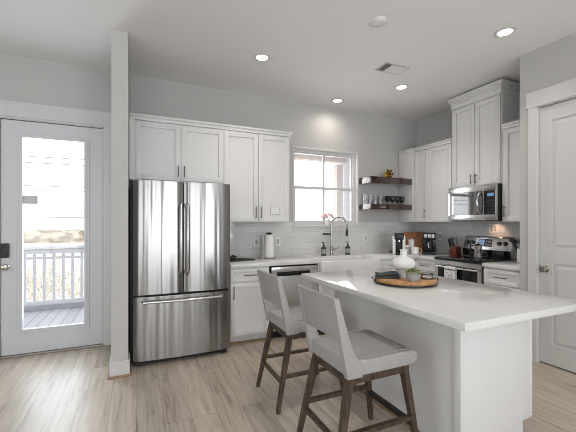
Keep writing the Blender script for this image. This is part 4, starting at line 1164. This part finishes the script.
# folded dark cloth
b = MB()
for i, (dx, dz, sx, sy) in enumerate(((0, 0, 0.085, 0.055), (0.003, 0.014, 0.082, 0.052), (-0.004, 0.028, 0.080, 0.050))):
    t = bmesh.new(); nx, ny = 14, 8
    rot = R(-30)
    def cp(u, v, top):
        x = (u - 0.5) * 2 * sx; y = (v - 0.5) * 2 * sy
        z = dz + (0.013 if top else 0.001) + 0.005 * math.sin(5 * u + i * 1.7) * (1 if i or top else 0) * (0.6 + v)
        e = min(u, 1 - u, v, 1 - v)
        if top and e == 0:
            z -= 0.005
        X = 1.735 + dx + x * math.cos(rot) - y * math.sin(rot); Y = 2.03 + x * math.sin(rot) + y * math.cos(rot)
        return (X, Y, ZR + max(z, 0.0005))
    g = {}
    for tp in (0, 1):
        for u in range(nx + 1):
            for v in range(ny + 1):
                g[tp, u, v] = t.verts.new(cp(u / nx, v / ny, tp))
    for tp in (0, 1):
        for u in range(nx):
            for v in range(ny):
                t.faces.new((g[tp, u, v], g[tp, u + 1, v], g[tp, u + 1, v + 1], g[tp, u, v + 1]))
    bd = [(u, 0) for u in range(nx)] + [(nx, v) for v in range(ny)] + [(u, ny) for u in range(nx, 0, -1)] + [(0, v) for v in range(ny, 0, -1)]
    for k in range(len(bd)):
        p, q = bd[k], bd[(k + 1) % len(bd)]
        t.faces.new((g[0, p[0], p[1]], g[0, q[0], q[1]], g[1, q[0], q[1]], g[1, p[0], p[1]]))
    bmesh.ops.recalc_face_normals(t, faces=list(t.faces)); b._merge(t)
solo('folded_napkin', b, 'grey_cloth', 'dark grey cloth folded on the left of the wooden tray', 'napkin')
# small black wire coaster stack right of the pot
co = thing('coaster_holder', 'low black wire coaster holder on the right of the tray', 'coaster holder', (1.985, 1.88, ZR))
b = MB()
for zz in (0.004, 0.034):
    b.tube([(1.985 + 0.05 * math.cos(k * 0.5236), 1.88 + 0.05 * math.sin(k * 0.5236), ZR + zz) for k in range(12)], 0.0035, 6, closed=True)
for k in range(0, 12, 3):
    b.cyl((1.985 + 0.05 * math.cos(k * 0.5236), 1.88 + 0.05 * math.sin(k * 0.5236), ZR + 0.004), (1.985 + 0.05 * math.cos(k * 0.5236), 1.88 + 0.05 * math.sin(k * 0.5236), ZR + 0.034), 0.0035, 6)
part(co, 'wire_frame', b, 'black')
part(co, 'coaster', MB().lathe([(0, 0.006), (0.044, 0.006), (0.044, 0.014), (0, 0.014)], (1.985, 1.88, ZR), 24), 'soft_grey')

# ------------------------------------------------------------------ ceiling fittings
labs = ['recessed ceiling light above the fridge side of the kitchen, left of the others', 'recessed ceiling light close to the back wall above the window', 'recessed ceiling light between the vent and the tall cabinet', 'recessed ceiling light nearest the pantry door', 'recessed ceiling light above the near stool']
for i, (x, y) in enumerate(((1.188, 3.301), (2.566, 4.03), (3.05, 3.30), (3.02, 1.968), (1.188, 1.968))):
    L = thing('recessed_light', labs[i], 'ceiling light', (x, y, HC), 'recessed ceiling lights')
    part(L, 'trim_ring', MB().lathe([(0.062, 0.0), (0.085, 0.0), (0.085, -0.004), (0.066, -0.010), (0.062, -0.010)], (0, 0, 0), 32, closed=True), 'trim', local=True)
    part(L, 'lamp_disc', MB().lathe([(0, -0.001), (0.0615, -0.001), (0.0615, -0.006), (0, -0.006)], (0, 0, 0), 32), 'emit_lamp', local=True)
    sl_ = bpy.data.lights.new('downlight_beam', 'SPOT'); sl_.energy = 19 if i == 1 else 32; sl_.color = (1.0, 0.90, 0.79); sl_.spot_size = R(165 if i == 1 else 125); sl_.spot_blend = 1.0; sl_.shadow_soft_size = 0.06
    so = bpy.data.objects.new('downlight_beam', sl_); COL.objects.link(so); so.location = (x, y, HC - 0.02)
v_ = thing('ceiling_vent', 'white rectangular air vent in the ceiling', 'vent', (2.6, 2.95, HC))
b = MB(); b.box(-0.165, 0.165, -0.105, -0.08, -0.008, 0, 0.002); b.box(-0.165, 0.165, 0.08, 0.105, -0.008, 0, 0.002); b.box(-0.165, -0.14, -0.09, 0.09, -0.008, 0, 0.002); b.box(0.14, 0.165, -0.09, 0.09, -0.008, 0, 0.002)
part(v_, 'frame', b, 'trim', local=True)
part(v_, 'duct_shade', MB().box(-0.14, 0.14, -0.08, 0.08, -0.002, -0.0005), 'gap', local=True)  # flat black sheet stands in for the shade behind the louvers
b = MB()
for i in range(11):
    x = -0.125 + i * 0.025
    b.box(-0.0095, 0.0095, -0.08, 0.08, -0.001, 0.001, mtx=Matrix.Translation(Vector((x, 0, -0.010))) @ Matrix.Rotation(R(38 if x > -0.06 else -48), 4, 'Y'))
part(v_, 'louvers', b, 'ceil_white', local=True)
sd = thing('smoke_detector', 'round white smoke detector on the ceiling', 'smoke detector', (1.885, 2.305, HC))
part(sd, 'base', MB().lathe([(0, 0), (0.07, 0), (0.07, -0.012), (0, -0.012)], (0, 0, 0), 32), 'ceil_white', local=True)
part(sd, 'cover', MB().lathe([(0, -0.012), (0.062, -0.012), (0.056, -0.022), (0.045, -0.026), (0, -0.026)], (0, 0, 0), 32), 'ceil_white', local=True)
# warm task lamp under the microwave
tl = bpy.data.lights.new('task_lamp', 'SPOT'); tl.energy = 2.2; tl.color = (1.0, 0.6, 0.38); tl.spot_size = R(95); tl.spot_blend = 0.9; tl.shadow_soft_size = 0.02
to = bpy.data.objects.new('task_lamp', tl); COL.objects.link(to); to.location = (4.15, 2.88, 1.392); to.rotation_euler = (0, R(-38), 0)
